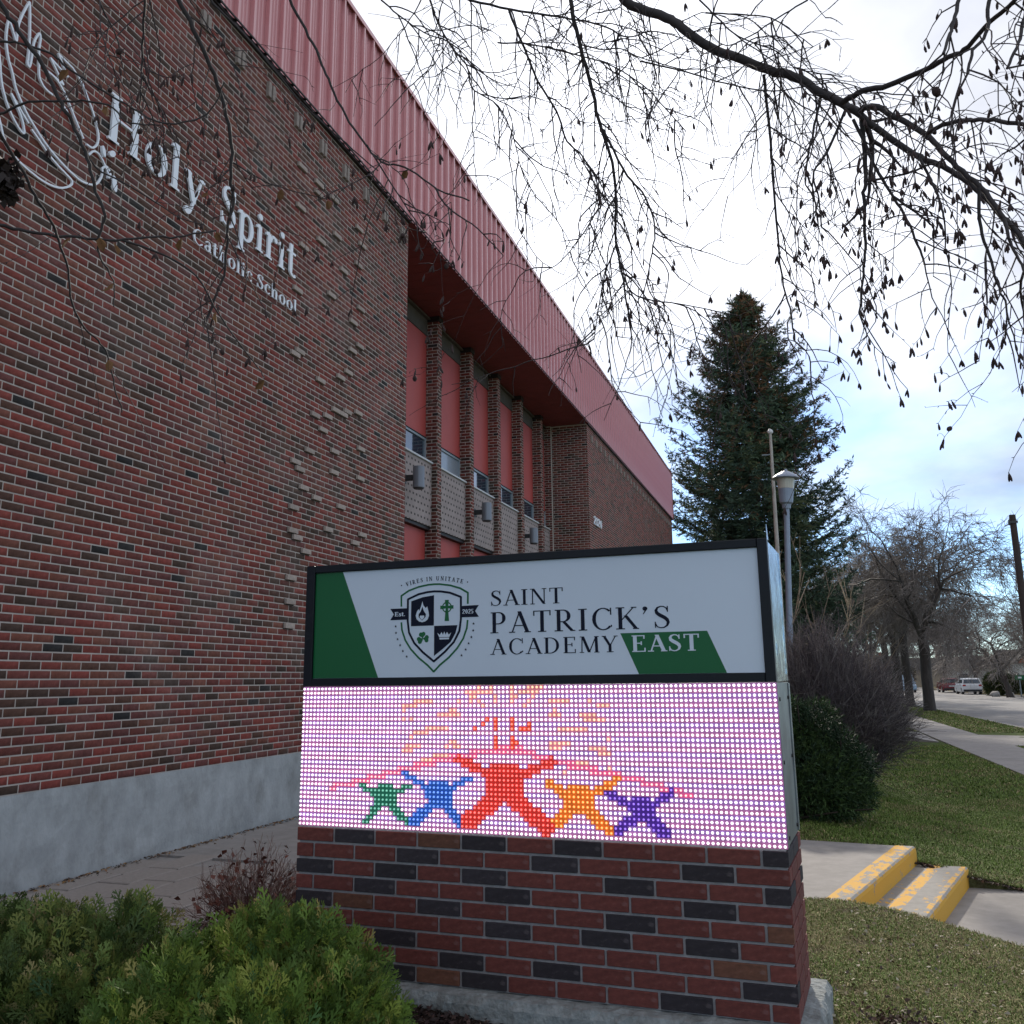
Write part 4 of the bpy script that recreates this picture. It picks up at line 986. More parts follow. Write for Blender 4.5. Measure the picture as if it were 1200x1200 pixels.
FIG = [((0.80, 0.030, 0.015), figure(52.7, 17.2, 25.0, 5.0, (41.3, 16.2), (63.8, 16.4), (43.8, 29.6), (62.0, 29.8), 1.05, 1.9)),
       ((0.012, 0.13, 0.60), figure(36.6, 20.8, 26.6, 3.6, (28.2, 19.8), (44.0, 20.2), (30.2, 30.0), (42.2, 30.0), 0.8, 1.25)),
       ((0.0, 0.20, 0.12), figure(23.0, 22.3, 26.8, 2.9, (16.4, 22.6), (29.0, 22.4), (18.4, 30.2), (28.8, 30.2), 0.7, 1.0)),
       ((0.90, 0.24, 0.0), figure(69.4, 21.2, 26.6, 3.8, (62.7, 20.8), (78.2, 19.6), (63.6, 29.4), (76.0, 30.0), 0.9, 1.3)),
       ((0.10, 0.01, 0.42), figure(83.2, 23.0, 27.6, 3.0, (76.0, 22.5), (89.2, 22.1), (77.6, 30.0), (87.6, 30.2), 0.8, 1.15))]
DOVE = [((45.8, 9.1), (45.9, 9.2)), ((47.4, 9.0), (50.0, 7.0)), ((50.0, 7.0), (50.6, 7.3)), ((50.4, 8.0), (50.6, 13.4)), ((54.8, 7.0), (54.9, 13.3)), ((58.6, 9.1), (58.7, 9.2)), ((55.2, 9.2), (57.2, 9.2))]
ROOF = [(5.5, 23.7), (11.7, 22.6), (26.6, 19.0), (40.9, 15.8), (49.9, 14.1), (56.0, 14.0), (67.8, 17.0), (80.2, 19.3), (90.3, 21.6), (98.0, 23.6)]
def led_color(c, r, rnd):
    x, y = c+0.5, r+0.5
    for colr, parts in FIG:
        for p in parts:
            if p[0] == 'p' and inpoly(x, y, p[1]): return colr, 1
            if p[0] == 's' and seg_d(x, y, p[1], p[2]) < p[3]: return colr, 1
    for a, b in DOVE:
        if seg_d(x, y, a, b) < 0.62 and (int(x)+int(y)) % 4: return (0.92, 0.08, 0.02), 1
    d = min(seg_d(x, y, a, b) for a, b in zip(ROOF, ROOF[1:]))
    if d < 0.62 and 8 < x < 94: return (0.95, 0.28, 0.24), 2
    w = np.array([1.0, 0.93, 0.98])
    # faint yellow rays around the dove
    ax, ay = x-52.5, (y-12.5)
    ray = 0
    for sgn in ():
        for (x0, y0, x1, y1) in ((11, -6, 22, -11), (13, -1.5, 24, -3), (11, 3, 23, 4.5), (12, -4, 20, -5.5), (12, 1, 19, 1.2)):
            if seg_d(x, y, (52.5+sgn*x0, 11+y0), (52.5+sgn*x1, 11+y1)) < 0.65: ray = 1
    for (x0, y0, x1, y1) in ((-1.5, -7.0, -3, -10.5), (1.5, -7, 2, -10.5), (5, -6.5, 9, -10.5), (-5, -6.5, -9, -10)):
        if seg_d(x, y, (52.5+x0, 11+y0), (52.5+x1, 11+y1)) < 0.5: ray = 1
    zone = (27 < x < 42 or 63 < x < 77) and 3 < y < 19 or (44 < x < 61 and y < 4.5)
    if zone and (math.sin(y*1.9+math.sin(x*0.21)*2.5)+math.sin(x*0.55+y*0.8)*0.7+rnd.uniform(-0.5, 0.5)) > 0.72: ray = 1
    if ray: w = np.array([1.0, 0.66, 0.40])*rnd.uniform(0.62, 1.0)
    pink = 0.10*max(0, 1-x/60)
    w = w*np.array([1, 1-pink, 1-pink*0.3])*rnd.uniform(0.94, 1.03)
    return tuple(w), 0
bd = MB(); rl = random.Random(1)
lv = []; lf = []; lc = []
hexa = [(math.cos(R(a)), math.sin(R(a))) for a in range(0, 360, 60)]
for r in range(NROW):
    for c in range(NCOL):
        col_, kd = led_color(c, r, rl)
        x = SX0+(c+0.5)*PW; z = 1.268-(r+0.5)*PHT
        rad = 0.0062 if kd == 0 else 0.0052
        n0 = len(lv)
        for ring, yy_ in ((1.0, SY+0.004), (0.62, SY-0.002)):
            for hx, hz in hexa: lv.append((x+hx*rad*ring, yy_, z+hz*rad*ring))
        lf.append(tuple(n0+6+i for i in range(6)))
        for i in range(6): lf.append((n0+i, n0+(i+1) % 6, n0+6+(i+1) % 6, n0+6+i))
        cc_ = col_ if kd == 0 else (tuple(min(1.5, v*1.15+(0.12 if v < 0.5 else 0.1)) for v in col_) if kd == 1 else (1.0, 0.50, 0.45))
        lc += [cc_]*12
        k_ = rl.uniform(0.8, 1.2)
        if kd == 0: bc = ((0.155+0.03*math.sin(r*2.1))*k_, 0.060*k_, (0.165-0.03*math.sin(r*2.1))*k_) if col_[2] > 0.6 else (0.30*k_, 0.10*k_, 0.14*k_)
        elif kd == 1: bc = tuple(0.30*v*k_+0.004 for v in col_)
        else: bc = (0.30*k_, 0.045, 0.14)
        bd.quad((x-PW/2, SY+0.010, z-PHT/2), (x+PW/2, SY+0.010, z-PHT/2), (x+PW/2, SY+0.010, z+PHT/2), (x-PW/2, SY+0.010, z+PHT/2), bc)  # cell coloured after its dot, imitating the bloom around it
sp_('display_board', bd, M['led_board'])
ld = MB(); ld.add(lv, lf); ld.c = lc
o = sp_('display_lamps', ld, M['led']); o['kind'] = 'stuff'
# upper cabinet
q = MB(); q.box((SX0+0.004, SY+0.024, 1.2705), (SX1-0.003, SY+0.50, 1.853)); cab = sp_('cabinet', q, M['alu'])
q = MB()
q.box((SX0, SY, 1.2695), (SX0+0.047, SY+0.05, 1.860), (1, 1, 1), 0.003); q.box((SX1-0.042, SY, 1.2695), (SX1, SY+0.05, 1.860), (1, 1, 1), 0.003)
q.box((SX0+0.0472, SY+0.0005, 1.823), (SX1-0.0422, SY+0.05, 1.8595), (1, 1, 1), 0.003); q.box((SX0+0.0472, SY+0.0005, 1.2695), (SX1-0.0422, SY+0.05, 1.308), (1, 1, 1), 0.003)
sp_('frame', q, M['black_frame'])
q = MB(); q.box((SX1-0.003, SY+0.051, 1.272), (SX1-0.0005, SY+0.51, 1.30)); q.box((SX1-0.003, SY+0.47, 1.3005), (SX1-0.0003, SY+0.51, 1.852)); q.box((SX1-0.012, SY+0.14, 1.38), (SX1-0.001, SY+0.22, 1.43)); link('side_trim', q.mesh('side_trim', M['alu']), cab)
q = MB(); q.prism([(SY+0.05, 1.8602), (SY+0.085, 1.8602), (SY+0.052, 1.925)], lambda a, b, d: (d, a, b), SX1-0.004, SX1-0.001); link('corner_fin', q.mesh('corner_fin', M['alu']), cab)
# printed face: panel, colour areas, shield, words
face = MB(); face.box((SX0+0.040, SY+0.016, 1.300), (SX1-0.035, SY+0.023, 1.830)); fo = sp_('panel', face, M['face_white'])
FY = SY+0.016
def ff(x, z, d): return (x, FY-d, z)
def pr(name, polys, m, d=0.0012):
    q = MB()
    for i, p in enumerate(polys): q.prism(ccw(p), ff, 0.0002, d+(i % 9)*0.00005)
    return link(name, q.mesh(name, m), fo)
pr('green_area', [[(-2.6265, 1.3085), (-2.264, 1.3085), (-2.472, 1.8225), (-2.6265, 1.8225)]], M['face_green'], 0.0008)
pr('green_area', [[(-0.994, 1.3085), (-0.620, 1.3085), (-0.693, 1.4835), (-1.070, 1.4835)]], M['face_green'], 0.0008)
def words(name, items, m, d=0.0016):
    for (txt, x0, x1, z0, h, tr, kw) in items:
        gl, wd = text_polys(txt, tr, **kw); sx = (x1-x0)/wd
        for ch, pl in gl:
            q = MB()
            for i, p in enumerate(pl): q.prism(ccw([(x0+a*sx, z0+b*h) for a, b in p]), ff, 0.0002, d+(i % 7)*0.00006)
            link('letter', q.mesh('letter', m), fo)
words('lettering', [('SAINT', -1.682, -1.325, 1.6245, 0.0705, 0.10, {}), ("PATRICK\u2019S", -1.682, -0.846, 1.500, 0.0955, 0.10, {}), ('ACADEMY', -1.682, -1.082, 1.4035, 0.0705, 0.10, {})], M['face_navy'])
words('east_lettering', [('EAST', -1.020, -0.725, 1.402, 0.0705, 0.09, dict(T=0.17, t=0.06))], M['face_white'], 0.0024)
# shield
OUT1 = [(-2.144,1.641),(-2.145,1.691),(-2.105,1.714),(-2.052,1.730),(-1.999,1.738),(-1.970,1.739),(-1.941,1.738),(-1.888,1.730),(-1.835,1.714),(-1.795,1.691),(-1.796,1.641)]
OUT2 = [(-2.143,1.564),(-2.139,1.528),(-2.121,1.481),(-2.091,1.438),(-2.048,1.396),(-2.003,1.363),(-1.970,1.332),(-1.937,1.363),(-1.892,1.396),(-1.849,1.438),(-1.819,1.481),(-1.801,1.528),(-1.797,1.564)]
INN = [(-2.109,1.673),(-2.052,1.695),(-2.005,1.703),(-1.970,1.705),(-1.935,1.703),(-1.888,1.695),(-1.831,1.673),(-1.831,1.57),(-1.839,1.515),(-1.867,1.466),(-1.913,1.422),(-1.970,1.379),(-2.027,1.422),(-2.073,1.466),(-2.101,1.515),(-2.109,1.57),(-2.109,1.673)]
pr('shield_green_line', strip(OUT1, 0.0085, True), M['face_green']); pr('shield_green_line', strip(OUT2, 0.0085, True), M['face_green'])
INF = [(-2.104,1.668),(-2.052,1.690),(-1.970,1.700),(-1.888,1.690),(-1.836,1.668)]
pr('shield_navy_line', strip(INN, 0.010, True), M['face_navy'])
pr('shield_quarters', [[(-2.091,1.545),(-1.971,1.545),(-1.971,1.687),(-2.03,1.680),(-2.091,1.663)], [(-1.969,1.543),(-1.969,1.404),(-1.925,1.435),(-1.884,1.466),(-1.859,1.507),(-1.849,1.543)],
   [(-2.203,1.631),(-2.1145,1.631),(-2.1145,1.577),(-2.203,1.577),(-2.184,1.604)][::1], [(-1.8255,1.631),(-1.740,1.632),(-1.759,1.605),(-1.740,1.578),(-1.8255,1.578)]], M['face_navy'])
def star(cx, cz, r): return [(cx+(r if i % 2 == 0 else r*0.42)*math.sin(i*math.pi/5), cz+(r if i % 2 == 0 else r*0.42)*math.cos(i*math.pi/5)) for i in range(10)]
SL = [(-2.173,1.547),(-2.171,1.516),(-2.162,1.486),(-2.148,1.458),(-2.133,1.430),(-2.112,1.404)]
pr('stars', [star(x, z, 0.0068) for x, z in SL]+[star(-3.940-x, z, 0.0068) for x, z in SL], M['face_navy'])
# flame with a heart, cross, shamrock, crown
FLA = [(-2.031,1.660),(-2.026,1.641),(-2.013,1.627),(-2.006,1.636),(-1.999,1.612),(-1.996,1.592),(-2.003,1.574),(-2.017,1.565),(-2.032,1.562),(-2.048,1.566),(-2.061,1.577),(-2.066,1.594),(-2.060,1.612),(-2.052,1.624),(-2.048,1.615),(-2.038,1.636)]
pr('flame', [FLA], M['face_white'], 0.0022)
pr('flame_heart', [[(-2.031,1.635),(-2.022,1.612),(-2.012,1.600),(-2.014,1.586),(-2.032,1.570),(-2.050,1.586),(-2.050,1.600),(-2.040,1.612)]], M['face_navy'], 0.0030)
def blob(cx, cz, rx, rz, k=10, a=0): return [(cx+rx*math.cos(t)*math.cos(a)-rz*math.sin(t)*math.sin(a), cz+rx*math.cos(t)*math.sin(a)+rz*math.sin(t)*math.cos(a)) for t in np.linspace(0, 2*math.pi, k+1)[:-1]]
pr('heart', [blob(-2.0375, 1.5875, 0.0070, 0.0065), blob(-2.0265, 1.5875, 0.0070, 0.0065), [(-2.0440, 1.5845), (-2.032, 1.5725), (-2.020, 1.5845)]], M['face_white'], 0.0036)
CX, CZ = -1.9035, 1.628
crs = [[(CX-0.0055, CZ), (CX+0.0055, CZ), (CX+0.0115, 1.5635), (CX-0.0115, 1.5635)], [(CX-0.0065, CZ), (CX+0.0065, CZ), (CX+0.010, 1.662), (CX-0.010, 1.662)], [(CX-0.034, CZ-0.0085), (CX, CZ-0.0055), (CX, CZ+0.0055), (CX-0.034, CZ+0.0085)], [(CX, CZ-0.0055), (CX+0.034, CZ-0.0085), (CX+0.034, CZ+0.0085), (CX, CZ+0.0055)]]
ring = [(CX+0.0225*math.cos(t), CZ+0.0225*math.sin(t)) for t in np.linspace(0, 2*math.pi, 21)]
pr('celtic_cross', crs+strip(ring, 0.0055, True), M['face_green'])
sh = []
for a in (100, -5, 205):
    dx, dz = math.cos(R(a)), math.sin(R(a)); cx, cz = -2.028+0.017*dx, 1.486+0.017*dz
    for s_ in (-1, 1): sh.append(blob(cx-s_*dz*0.0068+dx*0.003, cz+s_*dx*0.0068+dz*0.003, 0.0105, 0.0105))
    sh.append([(-2.028, 1.486), (cx-dz*0.013, cz+dx*0.013), (cx+dz*0.013, cz-dx*0.013)])
sh += strip([(-2.028, 1.486), (-2.033, 1.474), (-2.043, 1.463)], 0.004, True)
pr('shamrock', sh, M['face_green'])
cr = [[(-1.940,1.479),(-1.892,1.479),(-1.891,1.487),(-1.941,1.487)], [(-1.942,1.4895),(-1.890,1.4895),(-1.880,1.510),(-1.893,1.500),(-1.902,1.513),(-1.909,1.500),(-1.916,1.515),(-1.923,1.500),(-1.930,1.513),(-1.939,1.500),(-1.952,1.510)]]
pr('crown', cr, M['face_white'], 0.0022)
# arched motto and ribbon words
def arc_text(txt, cx, cz, rad, a0, a1, h, m, name, **k):
    q = MB(); gl, wd = text_polys(txt, 0.22, **k); i = 0
    x = 0; 
    for ch, pl in gl:
        xs_ = [a for p in pl for a, b in p]; mid = (min(xs_)+max(xs_))/2
        ang = R(a0+(a1-a0)*mid/wd)
        for p in pl:
            i += 1; pts = []
            for a, b in p:
                lx, lz = (a-mid)*h*0.95, b*h
                pts.append((cx+(rad+lz)*math.sin(ang)+lx*math.cos(ang), cz+(rad+lz)*math.cos(ang)-lx*math.sin(ang)))
            q.prism(pts, ff, 0.0002, 0.0014+(i % 7)*0.00006)
    return link(name, q.mesh(name, m), fo)
arc_text('VIRES IN UNITATE', -1.970, 1.236, 0.520, -16.6, 16.6, 0.0200, M['face_navy'], 'motto', T=0.18, t=0.07)
pr('motto_dots', [blob(-2.145, 1.741, 0.0032, 0.0032, 8), blob(-1.797, 1.741, 0.0032, 0.0032, 8)], M['face_navy'])
words('ribbon_words', [('Est.', -2.178, -2.122, 1.594, 0.0205, 0.05, dict(T=0.20, t=0.10)), ('2025', -1.8235, -1.7655, 1.594, 0.0205, 0.06, dict(T=0.20, t=0.10))], M['face_white'], 0.0026)
# ------------------------------------------------------------------ foliage helpers
def spray_proto(rng, n=7, L=0.12):
    """flat fan-like cedar spray made of narrow quads, grows along +Z, curls over +X"""
    V = []; F = []
    def quad(a, b, w0, w1):
        a = np.array(a); b = np.array(b); d = b-a; d /= np.linalg.norm(d)+1e-9; s = np.cross(d, [1, 0, 0]); s /= np.linalg.norm(s)+1e-9
        k = len(V); V.extend([a-s*w0, a+s*w0, b+s*w1, b-s*w1]); F.append((k, k+1, k+2, k+3))
    P = [np.array((L*0.25*(t**2), 0, L*t)) for t in np.linspace(0, 1, 4)]
    for a, b in zip(P, P[1:]): quad(a, b, 0.0032, 0.0026)
    for i in range(n):
        t = 0.15+0.8*i/n; p = np.array((L*0.25*t*t, 0, L*t)); sg_ = 1 if i % 2 else -1
        ln = L*(0.55-0.38*t)*rng.uniform(0.8, 1.2); d = np.array((0.25, sg_*0.75, 0.75)); d /= np.linalg.norm(d)
        e = p+d*ln; quad(p, e, 0.0030, 0.0018)
        for u_ in (0.4, 0.75):
            q = p+d*ln*u_; d2 = np.array((0.2, sg_*0.25, 1.0)); d2 /= np.linalg.norm(d2); quad(q, q+d2*ln*0.42, 0.0026, 0.0014)
            d3 = np.array((0.2, sg_*1.0, 0.15)); d3 /= np.linalg.norm(d3); quad(q, q+d3*ln*0.34, 0.0026, 0.0014)
    return np.array(V), np.array(F)
def lumpy(rng, N, lobes, inner=0.55):
    """points and outward directions spread through overlapping lobes"""
    w = np.array([l[3]*l[4]*l[5] for l in lobes])**0.7; w /= w.sum()
    k = rng.choice(len(lobes), N, p=w); L_ = np.array(lobes)[k]
    d = rng.normal(size=(N, 3)); d[:, 2] = d[:, 2]*0.9+0.25; d /= np.linalg.norm(d, axis=1, keepdims=True)
    r = inner+(1-inner)*rng.random(N)**0.45
    p = L_[:, :3]+d*L_[:, 3:6]*r[:, None]
    return p, d, r
def cedar(name, root_loc, lobes, N, seed, label, tone=(1, 1, 1)):
    rng = np.random.default_rng(seed)
    root = empty(name, root_loc); tag(root, label, 'shrub', 'clipped cedar shrubs in the mulch bed')
    loc = np.array(root_loc)
    p, d, r = lumpy(rng, N, lobes)
    up = np.array([0, 0, 0.85])
    dirs = d*0.8+up+rng.normal(size=(N, 3))*0.5
    V_, F_, C_ = [], [], []
    off = 0
    gz = terrain(p[:, 0], p[:, 1])
    ok = p[:, 2] > gz+0.01; p, dirs, r = p[ok], dirs[ok], r[ok]
    clump = fbm(p[:, 0]*3, p[:, 1]*3+p[:, 2]*4, 2.5)*0.5+0.5
    pal = np.array([(0.070, 0.110, 0.028), (0.115, 0.165, 0.036), (0.20, 0.225, 0.050), (0.055, 0.11, 0.040), (0.30, 0.25, 0.10)])
    for s in range(3):
        pv_, pf = spray_proto(np.random.default_rng(seed+s), 6, 0.095)
        m = np.arange(len(p)) % 3 == s; n = m.sum()
        Mx = frames(dirs[m], rng)*(0.40+0.75*rng.random(n)**1.6)[:, None, None]
        idx = np.clip((clump[m]*2.6+rng.normal(0, 0.7, n)).astype(int), 0, 3); idx[rng.random(n) < 0.06] = 4
        C = pal[idx]*rng.uniform(0.75, 1.25, (n, 1))*np.array(tone)
        a, b, c = scatter(pv_, pf, Mx, p[m]-loc, C)
        V_.append(a); F_.append(b+off); C_.append(c); off += len(a)
    o = link('foliage', np_mesh('foliage', np.concatenate(V_), np.concatenate(F_), np.concatenate(C_), M['leaf']), root); o['kind'] = 'stuff'
    A = []; B = []; ra = []
    for l in lobes:
        for k in range(26):
            e = np.array(l[:3])+np.clip(rng.normal(size=3), -1.1, 1.1)*np.array(l[3:6])*0.45; b0 = np.array((l[0]+rng.normal(0, .05), l[1]+rng.normal(0, .05), float(terrain(l[0], l[1]))-0.02))
            m_ = (b0+e)/2+rng.normal(size=3)*0.04
            A += [b0, m_]; B += [m_, e]; ra += [0.010, 0.006]
    A = np.array(A)-loc; B = np.array(B)-loc; ra = np.array(ra)
    link('stems', segs_mesh('stems', A, B, ra, ra*0.6, (0.06, 0.04, 0.03), M['twig'], 4), root)
    return root
def tz(x, y): return float(terrain(x, y))
cedar('cedar_shrub', (-3.55, 3.35, tz(-3.55, 3.35)), [(-3.66, 3.35, -0.06, 0.34, 0.36, 0.38), (-3.28, 3.25, -0.06, 0.30, 0.32, 0.43), (-3.0, 3.35, -0.02, 0.20, 0.22, 0.42), (-3.35, 2.95, -0.10, 0.42, 0.36, 0.38), (-3.86, 3.15, -0.10, 0.30, 0.34, 0.34), (-2.95, 3.05, -0.08, 0.28, 0.26, 0.34)], 11500, 41,
      'lower left cedar shrub nearest the concrete plinth, with looser upright tips', (0.95, 0.95, 1.0))
cedar('cedar_shrub', (-2.25, 3.2, tz(-2.25, 3.2)), [(-2.38, 3.35, -0.05, 0.32, 0.30, 0.46), (-2.12, 3.3, -0.05, 0.32, 0.28, 0.46), (-2.42, 2.95, -0.08, 0.34, 0.32, 0.38), (-2.02, 2.95, -0.08, 0.34, 0.32, 0.40), (-1.86, 3.12, -0.08, 0.25, 0.26, 0.38), (-1.82, 2.85, -0.12, 0.26, 0.26, 0.30), (-2.62, 3.2, -0.10, 0.20, 0.24, 0.42)], 12500, 52,
      'rounded bright green cedar shrub directly in front of the brick sign base', (1.15, 1.22, 0.9))

# yew by the footpath
def mass_shrub(name, root_loc, lobes, N, seed, label, cat, pal, leafL, leafW, group=None, inner=0.6):
    rng = np.random.default_rng(seed); root = empty(name, root_loc); tag(root, label, cat, group); loc = np.array(root_loc)
    p, d, r = lumpy(rng, N, lobes, inner)
    ok = p[:, 2] > terrain(p[:, 0], p[:, 1]); p, d = p[ok], d[ok]; n = len(p)
    pv_ = []; pf = []
    rr = np.random.default_rng(seed+1)
    for i in range(7):
        t = i/7; a = rr.uniform(-0.9, 0.9); b0 = np.array((0, 0, leafL*t)); e = b0+np.array((math.sin(a)*0.5, math.cos(a*3)*math.copysign(0.5, a), 0.7))*leafL*0.5
        s = np.array((leafW, 0, 0)) if i % 2 else np.array((0, leafW, 0)); k = len(pv_); pv_ += [b0-s, b0+s, e+s*0.3, e-s*0.3]; pf.append((k, k+1, k+2, k+3))
    Mx = frames(d+rng.normal(size=(n, 3))*0.4+np.array([0, 0, 0.3]), rng)*rng.uniform(0.6, 1.2, n)[:, None, None]
    cl = fbm(p[:, 0]*2, p[:, 1]+p[:, 2]*2.5, 2.2)*0.5+0.5
    C = np.array(pal)[np.clip((cl*len(pal)+rng.normal(0, .6, n)).astype(int), 0, len(pal)-1)]*rng.uniform(0.7, 1.25, (n, 1))
    a, b, c = scatter(np.array(pv_), np.array(pf), Mx, p-loc, C)
    o = link('foliage', np_mesh('foliage', a, b, c, M['leaf']), root); o['kind'] = 'stuff'
    A = []; B = []
    for k in range(90):
        l = lobes[rng.integers(len(lobes))]; e = np.array(l[:3])+rng.normal(size=3)*np.array(l[3:6])*0.5; b0 = np.array((root_loc[0]+rng.normal(0, .15), root_loc[1]+rng.normal(0, .15), root_loc[2])); A.append(b0); B.append(e)
    link('stems', segs_mesh('stems', np.array(A)-loc, np.array(B)-loc, np.full(90, 0.018), np.full(90, 0.006), (0.05, 0.035, 0.03), M['twig'], 4), root)
    return root
mass_shrub('yew_shrub', (-0.95, 11.4, -0.2), [(-1.30, 11.4, 0.28, 0.80, 0.75, 0.50), (-0.88, 11.3, 0.18, 0.54, 0.60, 0.44), (-0.70, 11.5, 0.10, 0.44, 0.5, 0.36), (-1.1, 11.5, 0.50, 0.55, 0.6, 0.40), (-1.55, 11.5, 0.4, 0.6, 0.6, 0.6), (-1.05, 11.1, 0.02, 0.62, 0.45, 0.30), (-0.42, 11.4, 0.34, 0.20, 0.3, 0.16), (-0.78, 11.3, 0.78, 0.2, 0.3, 0.22), (-0.46, 11.3, 0.02, 0.22, 0.3, 0.14), (-1.15, 11.3, 0.86, 0.22, 0.3, 0.2), (-0.55, 11.3, 0.55, 0.16, 0.2, 0.14), (-0.9, 11.2, 0.72, 0.16, 0.2, 0.16)], 15000, 63,
           'dark evergreen yew bush beside the footpath behind the marquee sign', 'shrub', [(0.016, 0.036, 0.014), (0.028, 0.055, 0.018), (0.045, 0.080, 0.022), (0.020, 0.042, 0.020)], 0.10, 0.006)

# ------------------------------------------------------------------ bare twiggy bushes
def twig_bush(name, root_loc, rx, ry, h, n, seed, label, col, r0=0.006, k=3, curve=0.5, cat='bush', sub=3, base_r=0.25, upright=0.3, tips=None):
    rng = np.random.default_rng(seed); root = empty(name, root_loc); tag(root, label, cat)
    A = []; B = []; RA = []; RBv = []; C = []
    for i in range(n):
        az = rng.uniform(0, 2*np.pi); rr = math.sqrt(rng.random()); hh = h*rng.uniform(0.50, 1.0)*(1-0.60*rr*rr)
        e = np.array((math.cos(az)*rr*rx, math.sin(az)*rr*ry, hh)); b0 = np.array((math.cos(az)*rr*rx*base_r, math.sin(az)*rr*ry*base_r, -0.03))
        m1 = b0*(1-0.45)+e*0.45+np.array((-math.cos(az)*rr*rx, -math.sin(az)*rr*ry, hh))*0.13*curve+rng.normal(size=3)*0.03*h
        m2 = b0*(1-0.75)+e*0.75+np.array((-math.cos(az)*rr*rx, -math.sin(az)*rr*ry, hh))*0.08*curve+rng.normal(size=3)*0.03*h
        P = [b0, m1, m2, e]; c = np.array(col[rng.integers(len(col))])*rng.uniform(0.75, 1.25)
        for j in range(3): A.append(P[j]); B.append(P[j+1]); RA.append(r0*(1-0.28*j)); RBv.append(r0*(0.72-0.22*j)); C.append(c)
        for s in range(sub):
            j = rng.integers(0, 3) if s else 2; t = rng.random(); a = P[j]*(1-t)+P[j+1]*t
            d = (P[j+1]-P[j]); d /= np.linalg.norm(d)+1e-9; d = d+rng.normal(size=3)*0.55+np.array((0, 0, upright)); d /= np.linalg.norm(d)
            b = a+d*h*rng.uniform(0.08, 0.22); A.append(a); B.append(b); RA.append(r0*0.5); RBv.append(r0*0.22); C.append(c)
            if rng.random() < 0.6:
                d2 = d+rng.normal(size=3)*0.5; d2 /= np.linalg.norm(d2); a2 = a*0.4+b*0.6; A.append(a2); B.append(a2+d2*h*rng.uniform(0.05, 0.12)); RA.append(r0*0.35); RBv.append(r0*0.18); C.append(c)
    link('branches', segs_mesh('branches', A, B, RA, RBv, np.array(C), M['twig'], k), root)
    if tips is not None:
        n_t, sz, tc_ = tips; idx = rng.integers(0, len(B), n_t); L = np.array(B)[idx]
        pv_ = np.array([(-0.5, -0.5, 0), (0.5, -0.5, 0.2), (0.5, 0.5, 0), (-0.5, 0.5, 0.25)]); pf = np.array([(0, 1, 2, 3)])
        a, b, c = scatter(pv_, pf, rotmats(rng, n_t, 1.2, rng.uniform(sz*0.5, sz, n_t)), L, np.array(tc_)*rng.uniform(0.6, 1.3, (n_t, 1)))
        o = link('dried_leaves', np_mesh('dried_leaves', a, b, c, M['leaf']), root); o['kind'] = 'stuff'
    return root
twig_bush('barberry_bush', (-3.62, 5.05, -0.2), 0.42, 0.40, 0.56, 300, 71, 'leafless reddish twiggy bush between the paved patio and the sign base', [(0.15, 0.065, 0.055), (0.19, 0.10, 0.08), (0.11, 0.055, 0.05), (0.28, 0.19, 0.15)], 0.0036, sub=5, base_r=0.2, tips=(420, 0.030, (0.14, 0.045, 0.030)))
twig_bush('lilac_bush', (-0.95, 15.2, -0.2), 1.24, 1.1, 2.35, 2600, 72, 'big dense leafless purple-brown bush behind the dark evergreen bush', [(0.105, 0.082, 0.088), (0.14, 0.115, 0.115), (0.075, 0.06, 0.068), (0.21, 0.18, 0.17)], 0.0075, sub=6, base_r=0.35, curve=0.3, upright=0.05)
twig_bush('bare_shrub', (-2.0, 18.5, -0.2), 2.1, 1.6, 4.5, 30, 73, 'tall leafless shrub with pale tan stems rising behind the sign and lamp post', [(0.30, 0.23, 0.16), (0.24, 0.18, 0.13), (0.34, 0.27, 0.19)], 0.014, sub=11, base_r=0.22, curve=0.2, upright=0.6)

